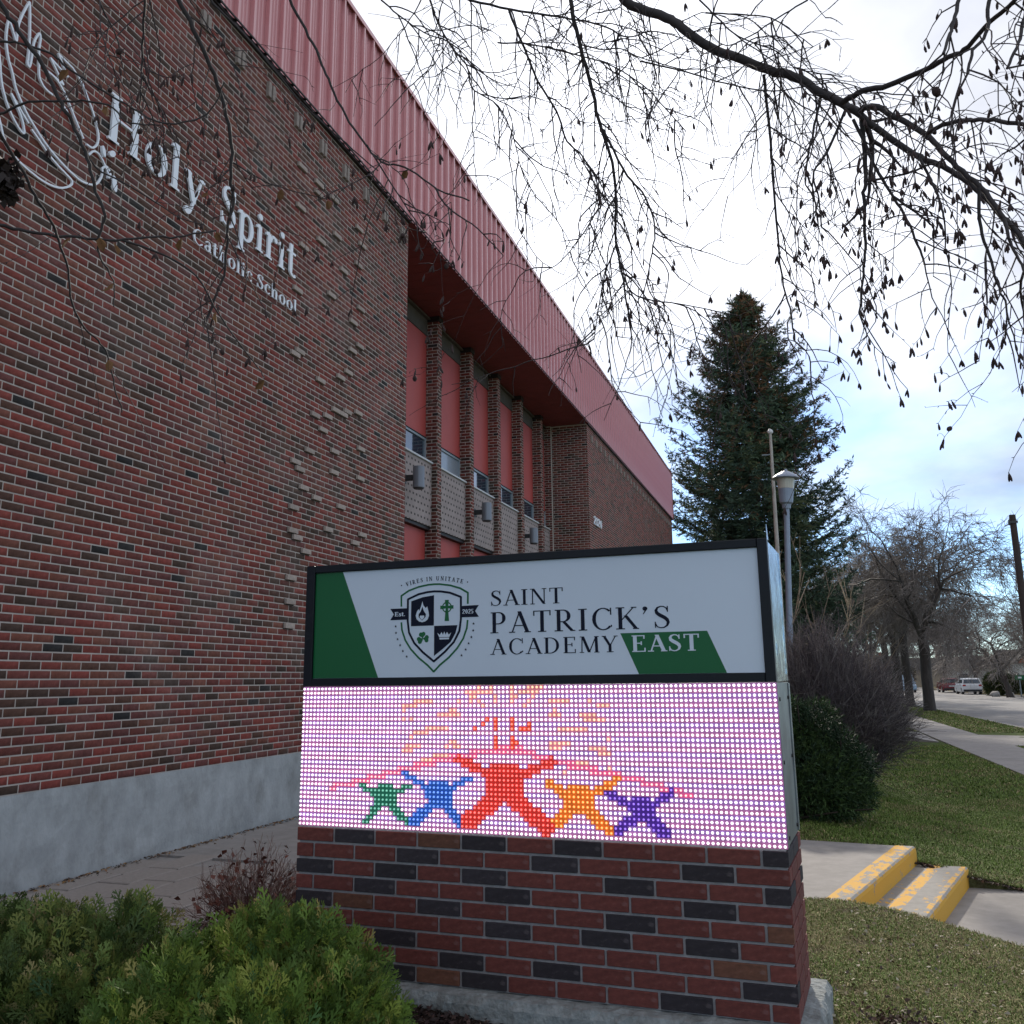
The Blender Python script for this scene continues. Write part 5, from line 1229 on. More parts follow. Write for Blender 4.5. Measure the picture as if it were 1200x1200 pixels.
# ------------------------------------------------------------------ spruce
def spruce(loc, H, Rm, seed, label):
    rng = np.random.default_rng(seed); root = empty('spruce_tree', loc); tag(root, label, 'tree')
    q = MB(); q.cyl((0, 0, -0.2), (0, 0, H*0.97), 0.36, 0.04, 10, (0.05, 0.035, 0.028)); q.build('trunk', M['bark'], root)
    A = []; B = []; RA = []; RB_ = []; S = []; D = []; ZR = []
    z = 0.9
    while z < H*0.985:
        t = z/H; rad = Rm*min(1.0, (1-t)**0.66*1.5+0.02)*(1.0 if t > 0.12 else 0.85)*min(1.0, (1-t)/0.10+0.12)
        nb = int(rng.integers(12, 17)) if t < 0.85 else 8
        for k in range(nb):
            az = rng.uniform(0, 2*np.pi); L = rad*rng.uniform(0.50, 1.08); 
            if rng.random() < 0.09: L *= 1.2
            d = np.array((math.cos(az), math.sin(az), 0)); n = max(4, int(L/0.42)); droop = (0.30-0.38*t)*rng.uniform(0.7, 1.3); up = rng.uniform(0.10, 0.34)
            P = [np.array((0, 0, z))+d*L*s+np.array((0, 0, L*(-droop*math.sin(s*2.2)*0.9+up*s**3+(0.25*t)*s))) for s in np.linspace(0, 1, n+1)]
            for i in range(n):
                A.append(P[i]); B.append(P[i+1]); RA.append(0.035*(1-i/n)+0.008); RB_.append(0.035*(1-(i+1)/n)+0.006)
                s = (i+0.5)/n
                if s < 0.10: continue
                dd = P[i+1]-P[i]; dd /= np.linalg.norm(dd); side = np.cross(dd, (0, 0, 1.)); side /= np.linalg.norm(side)+1e-9
                wdt = L*0.30*(1-s)**0.6+0.14
                for m_ in range(6):
                    f = rng.uniform(0, 1); b0 = P[i]*(1-f)+P[i+1]*f; sg_ = rng.choice((-1, 1)); ln = wdt*rng.uniform(0.3, 1.0)
                    q_ = b0+side*sg_*ln*0.75+dd*ln*0.45+np.array((0, 0, -ln*0.22))
                    S += [b0*0.4+q_*0.6, q_]; D += [q_-b0]*2; ZR += [t]*2
                S.append(P[i+1]); D.append(dd); ZR.append(t)
        z += H*0.0155*rng.uniform(0.7, 1.3)
    for _ in range(60):
        zz = rng.uniform(0.93, 1.0)*H; S.append(np.array((rng.normal(0, .1), rng.normal(0, .1), zz))); D.append(np.array((rng.normal(0, .5), rng.normal(0, .5), 1.0))); ZR.append(1.0)
    link('boughs', segs_mesh('boughs', A, B, RA, RB_, (0.045, 0.032, 0.026), M['bark'], 3), root)
    pv_ = []; pf = []; rr = np.random.default_rng(seed+7)
    for i in range(9):
        tt = i/9*0.30; a = rr.uniform(0, 6.28); b0 = np.array((0, 0, tt-0.05)); e = b0+np.array((math.cos(a)*0.085, math.sin(a)*0.085, 0.12)); s = np.cross(e-b0, (0.3, 0.5, 0.8)); s = s/np.linalg.norm(s)*0.016
        k = len(pv_); pv_ += [b0-s, b0+s, e+s*0.5, e-s*0.5]; pf.append((k, k+1, k+2, k+3))
    S = np.array(S); D = np.array(D); ZR = np.array(ZR); n = len(S)
    Mx = frames(D+rng.normal(size=(n, 3))*0.12, rng)*rng.uniform(0.75, 1.25, n)[:, None, None]
    pal = np.array([(0.040, 0.068, 0.048), (0.058, 0.095, 0.060), (0.080, 0.118, 0.066), (0.12, 0.14, 0.065)])
    C = pal[np.clip((fbm(S[:, 0], S[:, 1]+S[:, 2], 1.1)*2+1.6+rng.normal(0, .7, n)).astype(int), 0, 3)]*rng.uniform(0.75, 1.25, (n, 1))
    rust = (rng.random(n) < np.clip((ZR-0.38)*1.2, 0, 0.62)*(fbm(S[:, 0]*2, S[:, 2]*2, 1.3) > -0.1)); C[rust] = np.array((0.18, 0.095, 0.05))*rng.uniform(0.7, 1.2, (rust.sum(), 1))
    a, b, c = scatter(np.array(pv_), np.array(pf), Mx, S, C)
    o = link('foliage', np_mesh('foliage', a, b, c, M['needle']), root); o['kind'] = 'stuff'
    return root
spruce((-5.6, 50, -0.3), 22.3, 5.0, 81, 'tall dark spruce with rusty cones standing beyond the end of the school')

# ------------------------------------------------------------------ bare street trees
def bare_tree_meshes(seed, H, spread, droop, dens=1.0, trunk_h=0.28, r0=0.27, lean=(0, 0), tw=0.0125):
    rng = np.random.default_rng(seed); A = []; B = []; RA = []; RB_ = []; LV = []
    def grow(p, d, L, r, lv):
        n = 3 if lv < 3 else 2
        for i in range(n):
            bend = rng.normal(size=3)*(0.10+0.05*lv); g = -droop*max(0, lv-1)*0.13
            d = d+bend+np.array((0, 0, g)); d /= np.linalg.norm(d); q = p+d*L/n; r1_ = max(r*(0.90 if n == 3 else 0.8), tw*0.6)
            A.append(p); B.append(q); RA.append(r); RB_.append(r1_); LV.append(lv); 
            if lv >= 1 and lv < 5 and rng.random() < 0.75*dens:
                s = np.cross(d, rng.normal(size=3)); s /= np.linalg.norm(s)+1e-9; dd = d*0.55+s*0.85+np.array((0, 0, 0.15)); dd /= np.linalg.norm(dd)
                grow(q, dd, L*rng.uniform(0.45, 0.7), max(r1_*0.5, tw), lv+1)
            p, r = q, r1_
        if lv < 5:
            kmax = 3 if lv < 4 else 4
            for k in range(kmax):
                s = np.cross(d, rng.normal(size=3)); s /= np.linalg.norm(s)+1e-9
                dd = d*(0.75)+s*spread*rng.uniform(0.5, 1.0)+np.array((0, 0, 0.10 if lv < 3 else 0)); dd /= np.linalg.norm(dd)
                grow(p, dd, L*rng.uniform(0.62, 0.80), max(r*rng.uniform(0.5, 0.72), tw), lv+1)
    d0 = np.array((lean[0], lean[1], 1.0)); d0 /= np.linalg.norm(d0)
    th = H*trunk_h; tp = []; p = np.array((0, 0, -0.25)); 
    for i in range(6):
        q = p+d0*(th+0.25)/6+np.array((rng.normal(0, .03), rng.normal(0, .03), 0)); tp.append(p); p = q
    tp.append(p); rad = [r0*1.25, r0*1.03, r0*0.98, r0*0.95, r0*0.93, r0*0.95, r0*0.9]
    Vt, Ft, caps = tube_geo(tp, rad, 10)
    tme = np_mesh('trunk', np.array(Vt), np.array(Ft), np.tile((0.055, 0.045, 0.040), (len(Vt), 1)), M['bark'], True)
    for k in range(4):
        az = k*1.57+rng.uniform(-.5, .5); dd = np.array((math.cos(az)*spread*0.75, math.sin(az)*spread*0.75, 1.0)); dd /= np.linalg.norm(dd)
        grow(p-np.array((0, 0, 0.1)), dd, H*0.26*rng.uniform(0.85, 1.15), r0*rng.uniform(0.45, 0.62), 1)
    A = np.array(A); B = np.array(B); LV = np.array(LV); RA = np.array(RA); RB_ = np.array(RB_)
    src = np.where(LV >= 3)[0]; nt_ = int(3600*dens); pk = rng.choice(src, nt_); f = rng.random((nt_, 1)); a_ = A[pk]*(1-f)+B[pk]*f
    out_ = a_-np.array((0, 0, H*0.55)); out_ /= np.linalg.norm(out_, axis=1, keepdims=True)
    d_ = (B[pk]-A[pk]); d_ /= np.linalg.norm(d_, axis=1, keepdims=True); d_ = d_*0.5+out_*0.35+rng.normal(size=(nt_, 3))*0.45+np.array((0, 0, 0.25-0.30*droop))
    d_ /= np.linalg.norm(d_, axis=1, keepdims=True); ln_ = rng.uniform(0.35, 0.95, (nt_, 1)); m_ = a_+d_*ln_*0.5; d2 = d_+np.array((0, 0, -0.35*droop+0.1)); d2 /= np.linalg.norm(d2, axis=1, keepdims=True); e_ = m_+d2*ln_*0.5
    A = np.concatenate([A, a_, m_]); B = np.concatenate([B, m_, e_]); RA = np.concatenate([RA, np.full(nt_, tw*0.9), np.full(nt_, tw*0.7)]); RB_ = np.concatenate([RB_, np.full(nt_, tw*0.7), np.full(nt_, tw*0.4)]); LV = np.concatenate([LV, np.full(2*nt_, 6)])
    k = (H-0.3)/B[:, 2].max(); 
    c = np.where(LV[:, None] < 3, np.array((0.090, 0.077, 0.070)), np.array((0.185, 0.158, 0.145)))*rng.uniform(0.8, 1.2, (len(A), 1))
    cm_ = segs_mesh('crown', A, B, np.array(RA), np.array(RB_), c, M['twig'], 3)
    return tme, cm_
TV = [bare_tree_meshes(101, 12.0, 0.85, 0.55, 1.0, 0.30), bare_tree_meshes(102, 13.0, 0.80, 1.2, 1.0, 0.32, 0.25), bare_tree_meshes(103, 14.0, 0.62, 0.1, 0.8, 0.24, 0.26, tw=0.014), bare_tree_meshes(104, 11.0, 0.9, 0.5, 0.8, 0.20, 0.24, (0.25, 0), tw=0.014)]
def bare_tree(v, x, y, s, rz, label, group=None, z=None, name='bare_tree'):
    root = empty(name, (x, y, (tz(x, y) if z is None else z)), rz); root.scale = (s, s, s); tag(root, label, 'tree', group)
    link('trunk', TV[v][0], root); link('crown', TV[v][1], root); return root
G1 = 'leafless trees in a row on the near verge of the street'
bare_tree(0, 1.85, 54, 1.03, 0.5, 'nearest leafless street tree with thick dark trunk on the grass verge', G1)
bare_tree(1, 1.15, 61.5, 1.0, 2.1, 'second leafless tree along the near verge, just behind the nearest thick trunk', G1)
bare_tree(0, 0.62, 68.5, 1.05, 3.4, 'third leafless tree in the verge row, partly behind the first two trunks', G1)
bare_tree(1, -0.20, 76, 1.0, 4.6, 'fourth leafless tree in the verge row, beside the large twiggy bush', G1)
bare_tree(0, -1.2, 85, 1.05, 5.2, 'fifth leafless tree in the verge row, seen over the twiggy bush', G1)
bare_tree(2, -4.0, 60, 0.75, 1.0, 'slim upright leafless tree on the school side, right of the spruce', G1+' and behind')
bare_tree(2, -6.5, 92, 1.0, 2.0, 'tall leafless tree far back between the spruce and the street trees', G1+' and behind')
bare_tree(2, -1.8, 112, 0.95, 3.0, 'far leafless tree at the end of the near verge', G1+' and behind')
bare_tree(1, 3.2, 170, 1.1, 3.0, 'distant leafless tree closing the view down the street', G1+' and behind')
G2 = 'leafless trees on the far side of the street'
bare_tree(3, 9.7, 92.5, 0.95, 2.9, 'leaning leafless tree on the far lawn beside the white car', G2)
bare_tree(2, 13.0, 98, 1.0, 0.6, 'large leafless tree on the far lawn in front of the gabled house', G2)
bare_tree(3, 8.6, 118, 1.0, 0.4, 'leafless tree on the far side behind the white car', G2)
bare_tree(2, 6.6, 132, 1.0, 1.9, 'leafless tree on the far side behind the red car', G2)
bare_tree(1, 5.6, 150, 1.0, 0.3, 'leafless tree further down the far side of the street', G2)
bare_tree(2, 9.5, 160, 1.1, 4.1, 'tall leafless tree behind the far houses', G2)
bare_tree(0, 15.5, 125, 1.0, 5.5, 'leafless tree at the right edge behind the street sign', G2)

# ------------------------------------------------------------------ lamp post, flag pole, utility pole, street sign
lampp = empty('lamp_post', (-1.56, 16.5, -0.2)); lampp.rotation_euler = (0, R(2.7), 0)
tag(lampp, 'blue-grey post-top lamp with a shallow conical cap behind the marquee sign', 'lamp post')
q = MB(); q.cyl((0, 0, 0), (0, 0, 4.30), 0.055, 0.047, 16); q.lathe((0, 0, 0), [(0.10, 0), (0.10, 0.04), (0.06, 0.10)], 16); q.build('post', M['post_paint'], lampp)
q = MB(); q.lathe((0, 0, 4.30), [(0.07, 0), (0.075, 0.07), (0.11, 0.10), (0.13, 0.34)], 20); q.build('ballast_housing', M['post_paint'], lampp)
q = MB(); q.lathe((0, 0, 4.642), [(0.13, 0), (0.15, 0.17)], 20); q.build('lens', M['lamp_lens'], lampp)
q = MB(); q.lathe((0, 0, 4.815), [(0.235, 0.0), (0.24, 0.012), (0.19, 0.055), (0.09, 0.115), (0.03, 0.14), (0.025, 0.17), (0.005, 0.175)], 28); q.build('cap', M['post_paint'], lampp)
fpz = empty('flagpole', (-1.93, 20, -0.2)); tag(fpz, 'thin tapering rusty white flagpole with a ball finial behind the lamp post', 'flagpole')
fpz.rotation_euler = (0, R(0.6), 0)
q = MB(); q.cyl((0, 0, 0), (0, 0, 3.4), 0.062, 0.048, 12); q.cyl((0, 0, 3.4), (0, 0, 6.5), 0.047, 0.028, 12); q.lathe((0, 0, 0), [(0.12, 0), (0.12, 0.05), (0.07, 0.08)], 12); q.build('pole', M['flagpole'], fpz)
q = MB(); q.lathe((0, 0, 6.50), [(0.02, 0), (0.055, 0.03), (0.06, 0.06), (0.05, 0.09), (0.015, 0.115)], 12); q.build('finial', M['white_paint'], fpz)
q = MB(); q.box((-0.20, -0.01, 6.05), (0.02, 0.01, 6.075)); q.box((0.03, -0.02, 1.2), (0.075, 0.02, 1.35)); q.build('cleat', M['galv'], fpz)
up_ = empty('utility_pole', (4.28, 34.5, -0.55)); tag(up_, 'dark wooden utility pole at the right edge of the view beside the street', 'utility pole')
q = MB(); q.cyl((0, 0, -0.3), (0, 0, 6.95), 0.135, 0.10, 14); q.build('pole', M['pole_wood'], up_)
q = MB(); q.box((-0.13, -0.13, 6.66), (0.13, -0.09, 6.74)); q.cyl((-0.12, -0.09, 6.6), (-0.12, -0.09, 6.78), 0.03, k=8); q.build('bracket', M['lamp_dark'], up_)
A = [(0.12, 0, 6.6), (0.12, 0, 6.85)]; B = [(9.5, 6, 8.2), (9.5, 6, 8.4)]
ss = empty('street_sign', (10.4, 92, -0.62)); tag(ss, 'small green street name sign on a thin post across the street', 'street sign')
q = MB(); q.cyl((0, 0, 0), (0, 0, 1.95), 0.05, 0.05, 8); q.build('post', M['galv'], ss)
q = MB(); q.box((-0.36, -0.07, 1.42), (0.36, -0.05, 1.80), (1, 1, 1), 0.02); q.build('plate', M['face_green'], ss)
q = MB(); q.box((-0.12, -0.078, 1.54), (0.16, -0.071, 1.68)); q.build('plate_marking', M['white_paint'], ss)
bp = empty('wooden_post', (9.12, 90, -0.62)); tag(bp, 'short brown post on the far verge between white car and street sign', 'post')
q = MB(); q.cyl((0, 0, 0), (0, 0, 1.6), 0.09, 0.08, 8); q.box((-0.16, -0.1, 1.5), (0.16, 0.1, 1.8), (1, 1, 1), 0.03); q.build('post', M['pole_wood'], bp)

# ------------------------------------------------------------------ vehicles
M['car_red'] = mat('car_red', (0.20, 0.012, 0.022), rough=0.25, coat=0.8, spec=0.6)
M['car_white'] = mat('car_white', (0.62, 0.63, 0.65), rough=0.3, coat=0.7)
M['car_blue'] = mat('car_blue', (0.30, 0.42, 0.55), rough=0.35, coat=0.6)
M['tyre'] = mat('tyre', (0.015, 0.015, 0.016), rough=0.9)
M['rim'] = mat('rim', (0.35, 0.35, 0.37), rough=0.35, metal=0.8)
M['tail'] = mat('tail_light', (0.35, 0.01, 0.01), rough=0.3, coat=0.5)
M['dark_trim'] = mat('dark_trim', (0.02, 0.02, 0.022), rough=0.6)
def suv(loc, rz, paint, label, W=1.86, H=1.62, L=4.6, van=False):
    """nose along +Y"""
    root = empty('parked_car', loc, rz); tag(root, label, 'car')
    def section(prof, half, taper):
        q = MB(); n = len(prof)
        V = []
        for s in (-1, 1):
            for y, z in prof: V.append((s*half(z), y, z))
        q.add(V, [tuple(range(n)), tuple(range(2*n-1, n-1, -1))]+[(i, n+i, n+(i+1) % n, (i+1) % n) for i in range(n)])
        return q
    b = L/2
    low = [(-b, 0.42), (-b-0.02, 0.60), (-b+0.02, 0.95), (-b+0.10, 1.02), (b-1.25, 1.02), (b-0.25, 0.88), (b, 0.72), (b+0.02, 0.45), (b-0.08, 0.28), (-b+0.08, 0.28)]
    section(low, lambda z: W/2-(0.03 if z < 0.45 else 0)-(0.05 if z > 0.95 else 0), 0).build('body', paint, root)
    cab_ = [(-b+0.10, 1.02), (-b+0.30, H-0.12), (-b+0.50, H-0.03), (-b+1.0, H), (b-2.3, H-0.01), (b-1.30, 1.02)] if not van else [(-b+0.02, 1.0), (-b+0.06, H-0.05), (-b+0.2, H), (b-1.3, H), (b-0.7, 1.0)]
    section(cab_, lambda z: W/2-0.06-0.16*max(0, (z-1.0))/(H-1.0), 0).build('cabin', paint, root)
    # glass
    q = MB(); wt_, wb = W/2-0.26, W/2-0.16
    y0, y1 = (-b+0.125, -b+0.285) if not van else (-b+0.02, -b+0.05)
    q.add([(-wb, y0-0.03, 1.10), (wb, y0-0.03, 1.10), (wt_, y1-0.03, H-0.15), (-wt_, y1-0.03, H-0.15), (-wb, y0+0.05, 1.10), (wb, y0+0.05, 1.10), (wt_, y1+0.05, H-0.15), (-wt_, y1+0.05, H-0.15)], [(0, 1, 2, 3), (4, 7, 6, 5), (0, 4, 5, 1), (1, 5, 6, 2), (2, 6, 7, 3), (3, 7, 4, 0)]); q.build('rear_window', M['glass'], root)
    for s in (-1, 1):
        q = MB(); x0 = s*(W/2-0.075); x1 = s*(W/2-0.185)
        pts = [(x0, -b+0.45, 1.10), (x0, b-1.75, 1.10), (x1, b-2.35, H-0.14), (x1, -b+0.60, H-0.14)]
        q.add(pts+[(p[0]-s*0.04, p[1], p[2]) for p in pts], [(0, 1, 2, 3), (7, 6, 5, 4), (0, 4, 5, 1), (1, 5, 6, 2), (2, 6, 7, 3), (3, 7, 4, 0)]); q.build('side_window', M['glass'], root)
        q = MB(); q.box((s*(W/2-0.20)-0.14, -b-0.035, 0.82), (s*(W/2-0.20)+0.14, -b+0.05, 0.98), (1, 1, 1), 0.02); q.build('tail_light', M['tail'], root)
        q = MB(); q.box((s*(W/2+0.07)-0.07, b-1.75, 1.02), (s*(W/2+0.07)+0.07, b-1.60, 1.16), (1, 1, 1), 0.02); q.build('mirror', paint, root)
        for yy in (-b+0.85, b-0.90):
            wh = empty('wheel', (s*(W/2-0.12), yy, 0.34)); wh.parent = root
            q = MB(); q.cyl((-0.11, 0, 0), (0.11, 0, 0), 0.34, k=20); q.build('tyre', M['tyre'], wh)
            q = MB(); q.cyl((-0.118, 0, 0), (0.118, 0, 0), 0.21, k=12); q.build('rim', M['rim'], wh)
    q = MB(); q.box((-W/2+0.10, -b-0.05, 0.30), (W/2-0.10, -b+0.05, 0.50), (1, 1, 1), 0.02); q.build('bumper', M['dark_trim'], root)
    q = MB(); q.box((-0.26, -b-0.042, 0.66), (0.26, -b-0.02, 0.80)); q.build('number_plate', M['white_paint'], root)
    return root
suv((7.50, 108, -0.655), R(5.4), M['car_white'], 'white SUV parked across the street, rear towards the viewer')
suv((6.28, 119.5, -0.66), R(5.4), M['car_red'], 'dark red SUV parked in front of the white one')
suv((1.80, 120, -0.62), R(185), M['car_blue'], 'pale blue van glimpsed between the tree trunks down the street', van=True, H=1.95)

# ------------------------------------------------------------------ houses across the street
M['siding_white'] = mat('siding_white', (0.55, 0.54, 0.50), rough=0.8, noise=0.06, nscale=1)
M['siding_tan'] = mat('siding_tan', (0.34, 0.29, 0.22), rough=0.85, noise=0.06, nscale=1)
M['roof_dark'] = mat('roof_dark', (0.07, 0.062, 0.058), rough=0.95, noise=0.2, nscale=2)
M['gable_red'] = mat('gable_red', (0.42, 0.13, 0.07), rough=0.8, noise=0.08, nscale=2)
def house(loc, rz, w, d, h, rh, wallm, roofm, label, gable=None, ridge='x'):
    root = empty('house', loc, rz); tag(root, label, 'house')
    q = MB(); q.box((-w/2, -d/2, 0), (w/2, d/2, h)); q.build('wall', wallm, root)
    q = MB(); o = 0.35
    if ridge == 'x':
        V = [(-w/2-o, -d/2-o, h), (w/2+o, -d/2-o, h), (w/2+o, d/2+o, h), (-w/2-o, d/2+o, h), (-w/2-o, 0, h+rh), (w/2+o, 0, h+rh)]
        q.add(V, [(0, 1, 5, 4), (2, 3, 4, 5), (0, 4, 3), (1, 2, 5), (0, 3, 2, 1)])
    else:
        V = [(-w/2-o, -d/2-o, h), (w/2+o, -d/2-o, h), (w/2+o, d/2+o, h), (-w/2-o, d/2+o, h), (0, -d/2-o, h+rh), (0, d/2+o, h+rh)]
        q.add(V, [(0, 4, 5, 3), (1, 2, 5, 4), (0, 1, 4), (2, 3, 5), (0, 3, 2, 1)])
    ro = q.build('roof', roofm, root)
    q = MB(); q.box((w*0.2, 0.2, h+rh*0.4), (w*0.2+0.6, 0.8, h+rh+0.5)); link('chimney', q.mesh('chimney', M['gable_red']), ro)
    if gable:
        q = MB(); q.add([(-w/2+0.1, -d/2-o-0.03, h+0.05), (w/2-0.1, -d/2-o-0.03, h+0.05), (0, -d/2-o-0.03, h+rh-0.15), (-w/2+0.1, -d/2-o+0.03, h+0.05), (w/2-0.1, -d/2-o+0.03, h+0.05), (0, -d/2-o+0.03, h+rh-0.15)], [(0, 1, 2), (5, 4, 3), (0, 3, 4, 1), (1, 4, 5, 2), (2, 5, 3, 0)]); q.build('gable', gable, root)
    nwin = max(2, int(w/2.6))
    for i in range(nwin):
        x = -w/2+w*(i+0.5)/nwin
        if i == nwin//2:
            q = MB(); q.box((x-0.45, -d/2-0.05, 0.1), (x+0.45, -d/2+0.02, 2.1)); q.build('door', M['dark_trim'], root); continue
        f = MB()
        for (a, b_) in (((x-0.62, -d/2-0.06, 0.92), (x+0.62, -d/2+0.02, 1.0)), ((x-0.62, -d/2-0.06, 2.0), (x+0.62, -d/2+0.02, 2.08)), ((x-0.62, -d/2-0.06, 1.0), (x-0.54, -d/2+0.02, 2.0)), ((x+0.54, -d/2-0.06, 1.0), (x+0.62, -d/2+0.02, 2.0))): f.box(a, b_)
        fr = f.build('window', M['white_paint'], root); g = MB(); g.box((x-0.54, -d/2-0.03, 1.0), (x+0.54, -d/2+0.01, 2.0)); link('pane', g.mesh('pane', M['glass']), fr)
    return root
house((14.6, 112, -0.6), R(0), 5.0, 8, 2.9, 2.8, M['siding_white'], M['roof_dark'], 'white house with an orange-red front gable across the street', M['gable_red'], 'y')
house((10.4, 136, -0.6), R(0), 6.5, 7, 2.6, 1.6, M['siding_white'], M['roof_dark'], 'low white house behind the parked white car')
house((5.6, 168, -0.6), R(0), 9, 7, 2.7, 1.9, M['siding_tan'], M['roof_dark'], 'low tan house with a dark roof behind the red car')
house((-3.0, 150, -0.6), R(0), 10, 7, 2.8, 1.9, M['siding_white'], M['roof_dark'], 'pale house far off behind the row of street trees')
house((20, 150, -0.6), R(0), 11, 8, 3.0, 2.2, M['siding_tan'], M['roof_dark'], 'tan house at the far right behind the gabled house')
mass_shrub('hedge_bush', (9.9, 100, -0.55), [(9.5, 100, 0.3, 1.1, 0.9, 1.1), (10.9, 100.5, 0.1, 1.2, 0.9, 0.9)], 5000, 91, 'green bush in the far yard beside the leaning tree', 'bush', [(0.04, 0.06, 0.015), (0.07, 0.085, 0.02), (0.03, 0.05, 0.015)], 0.35, 0.03)
mass_shrub('hedge_bush', (-12, 130, -0.5), [(-12, 130, 1.5, 9, 3, 3), (-4, 138, 1.2, 7, 3, 2.4)], 9000, 92, 'distant brown-green hedge closing the view behind the school side trees', 'bush', [(0.06, 0.05, 0.035), (0.08, 0.065, 0.045), (0.05, 0.05, 0.03)], 0.8, 0.05)
def boulder(x, y, r, label):
    bm = bmesh.new(); bmesh.ops.create_icosphere(bm, subdivisions=2, radius=r)
    rr = random.Random(int(x*10))
    for v in bm.verts: v.co *= rr.uniform(0.8, 1.15); v.co.z *= 0.7
    me = bpy.data.meshes.new('boulder'); bm.to_mesh(me); bm.free(); me.materials.append(M['kerb'])
    o = link('boulder', me, None, (x, y, -0.45)); tag(o, label, 'boulder')
boulder(8.75, 95.5, 0.42, 'pale boulder on the far lawn beside the parked white car')
boulder(10.0, 96.5, 0.36, 'grey boulder on the far lawn near the green street sign')
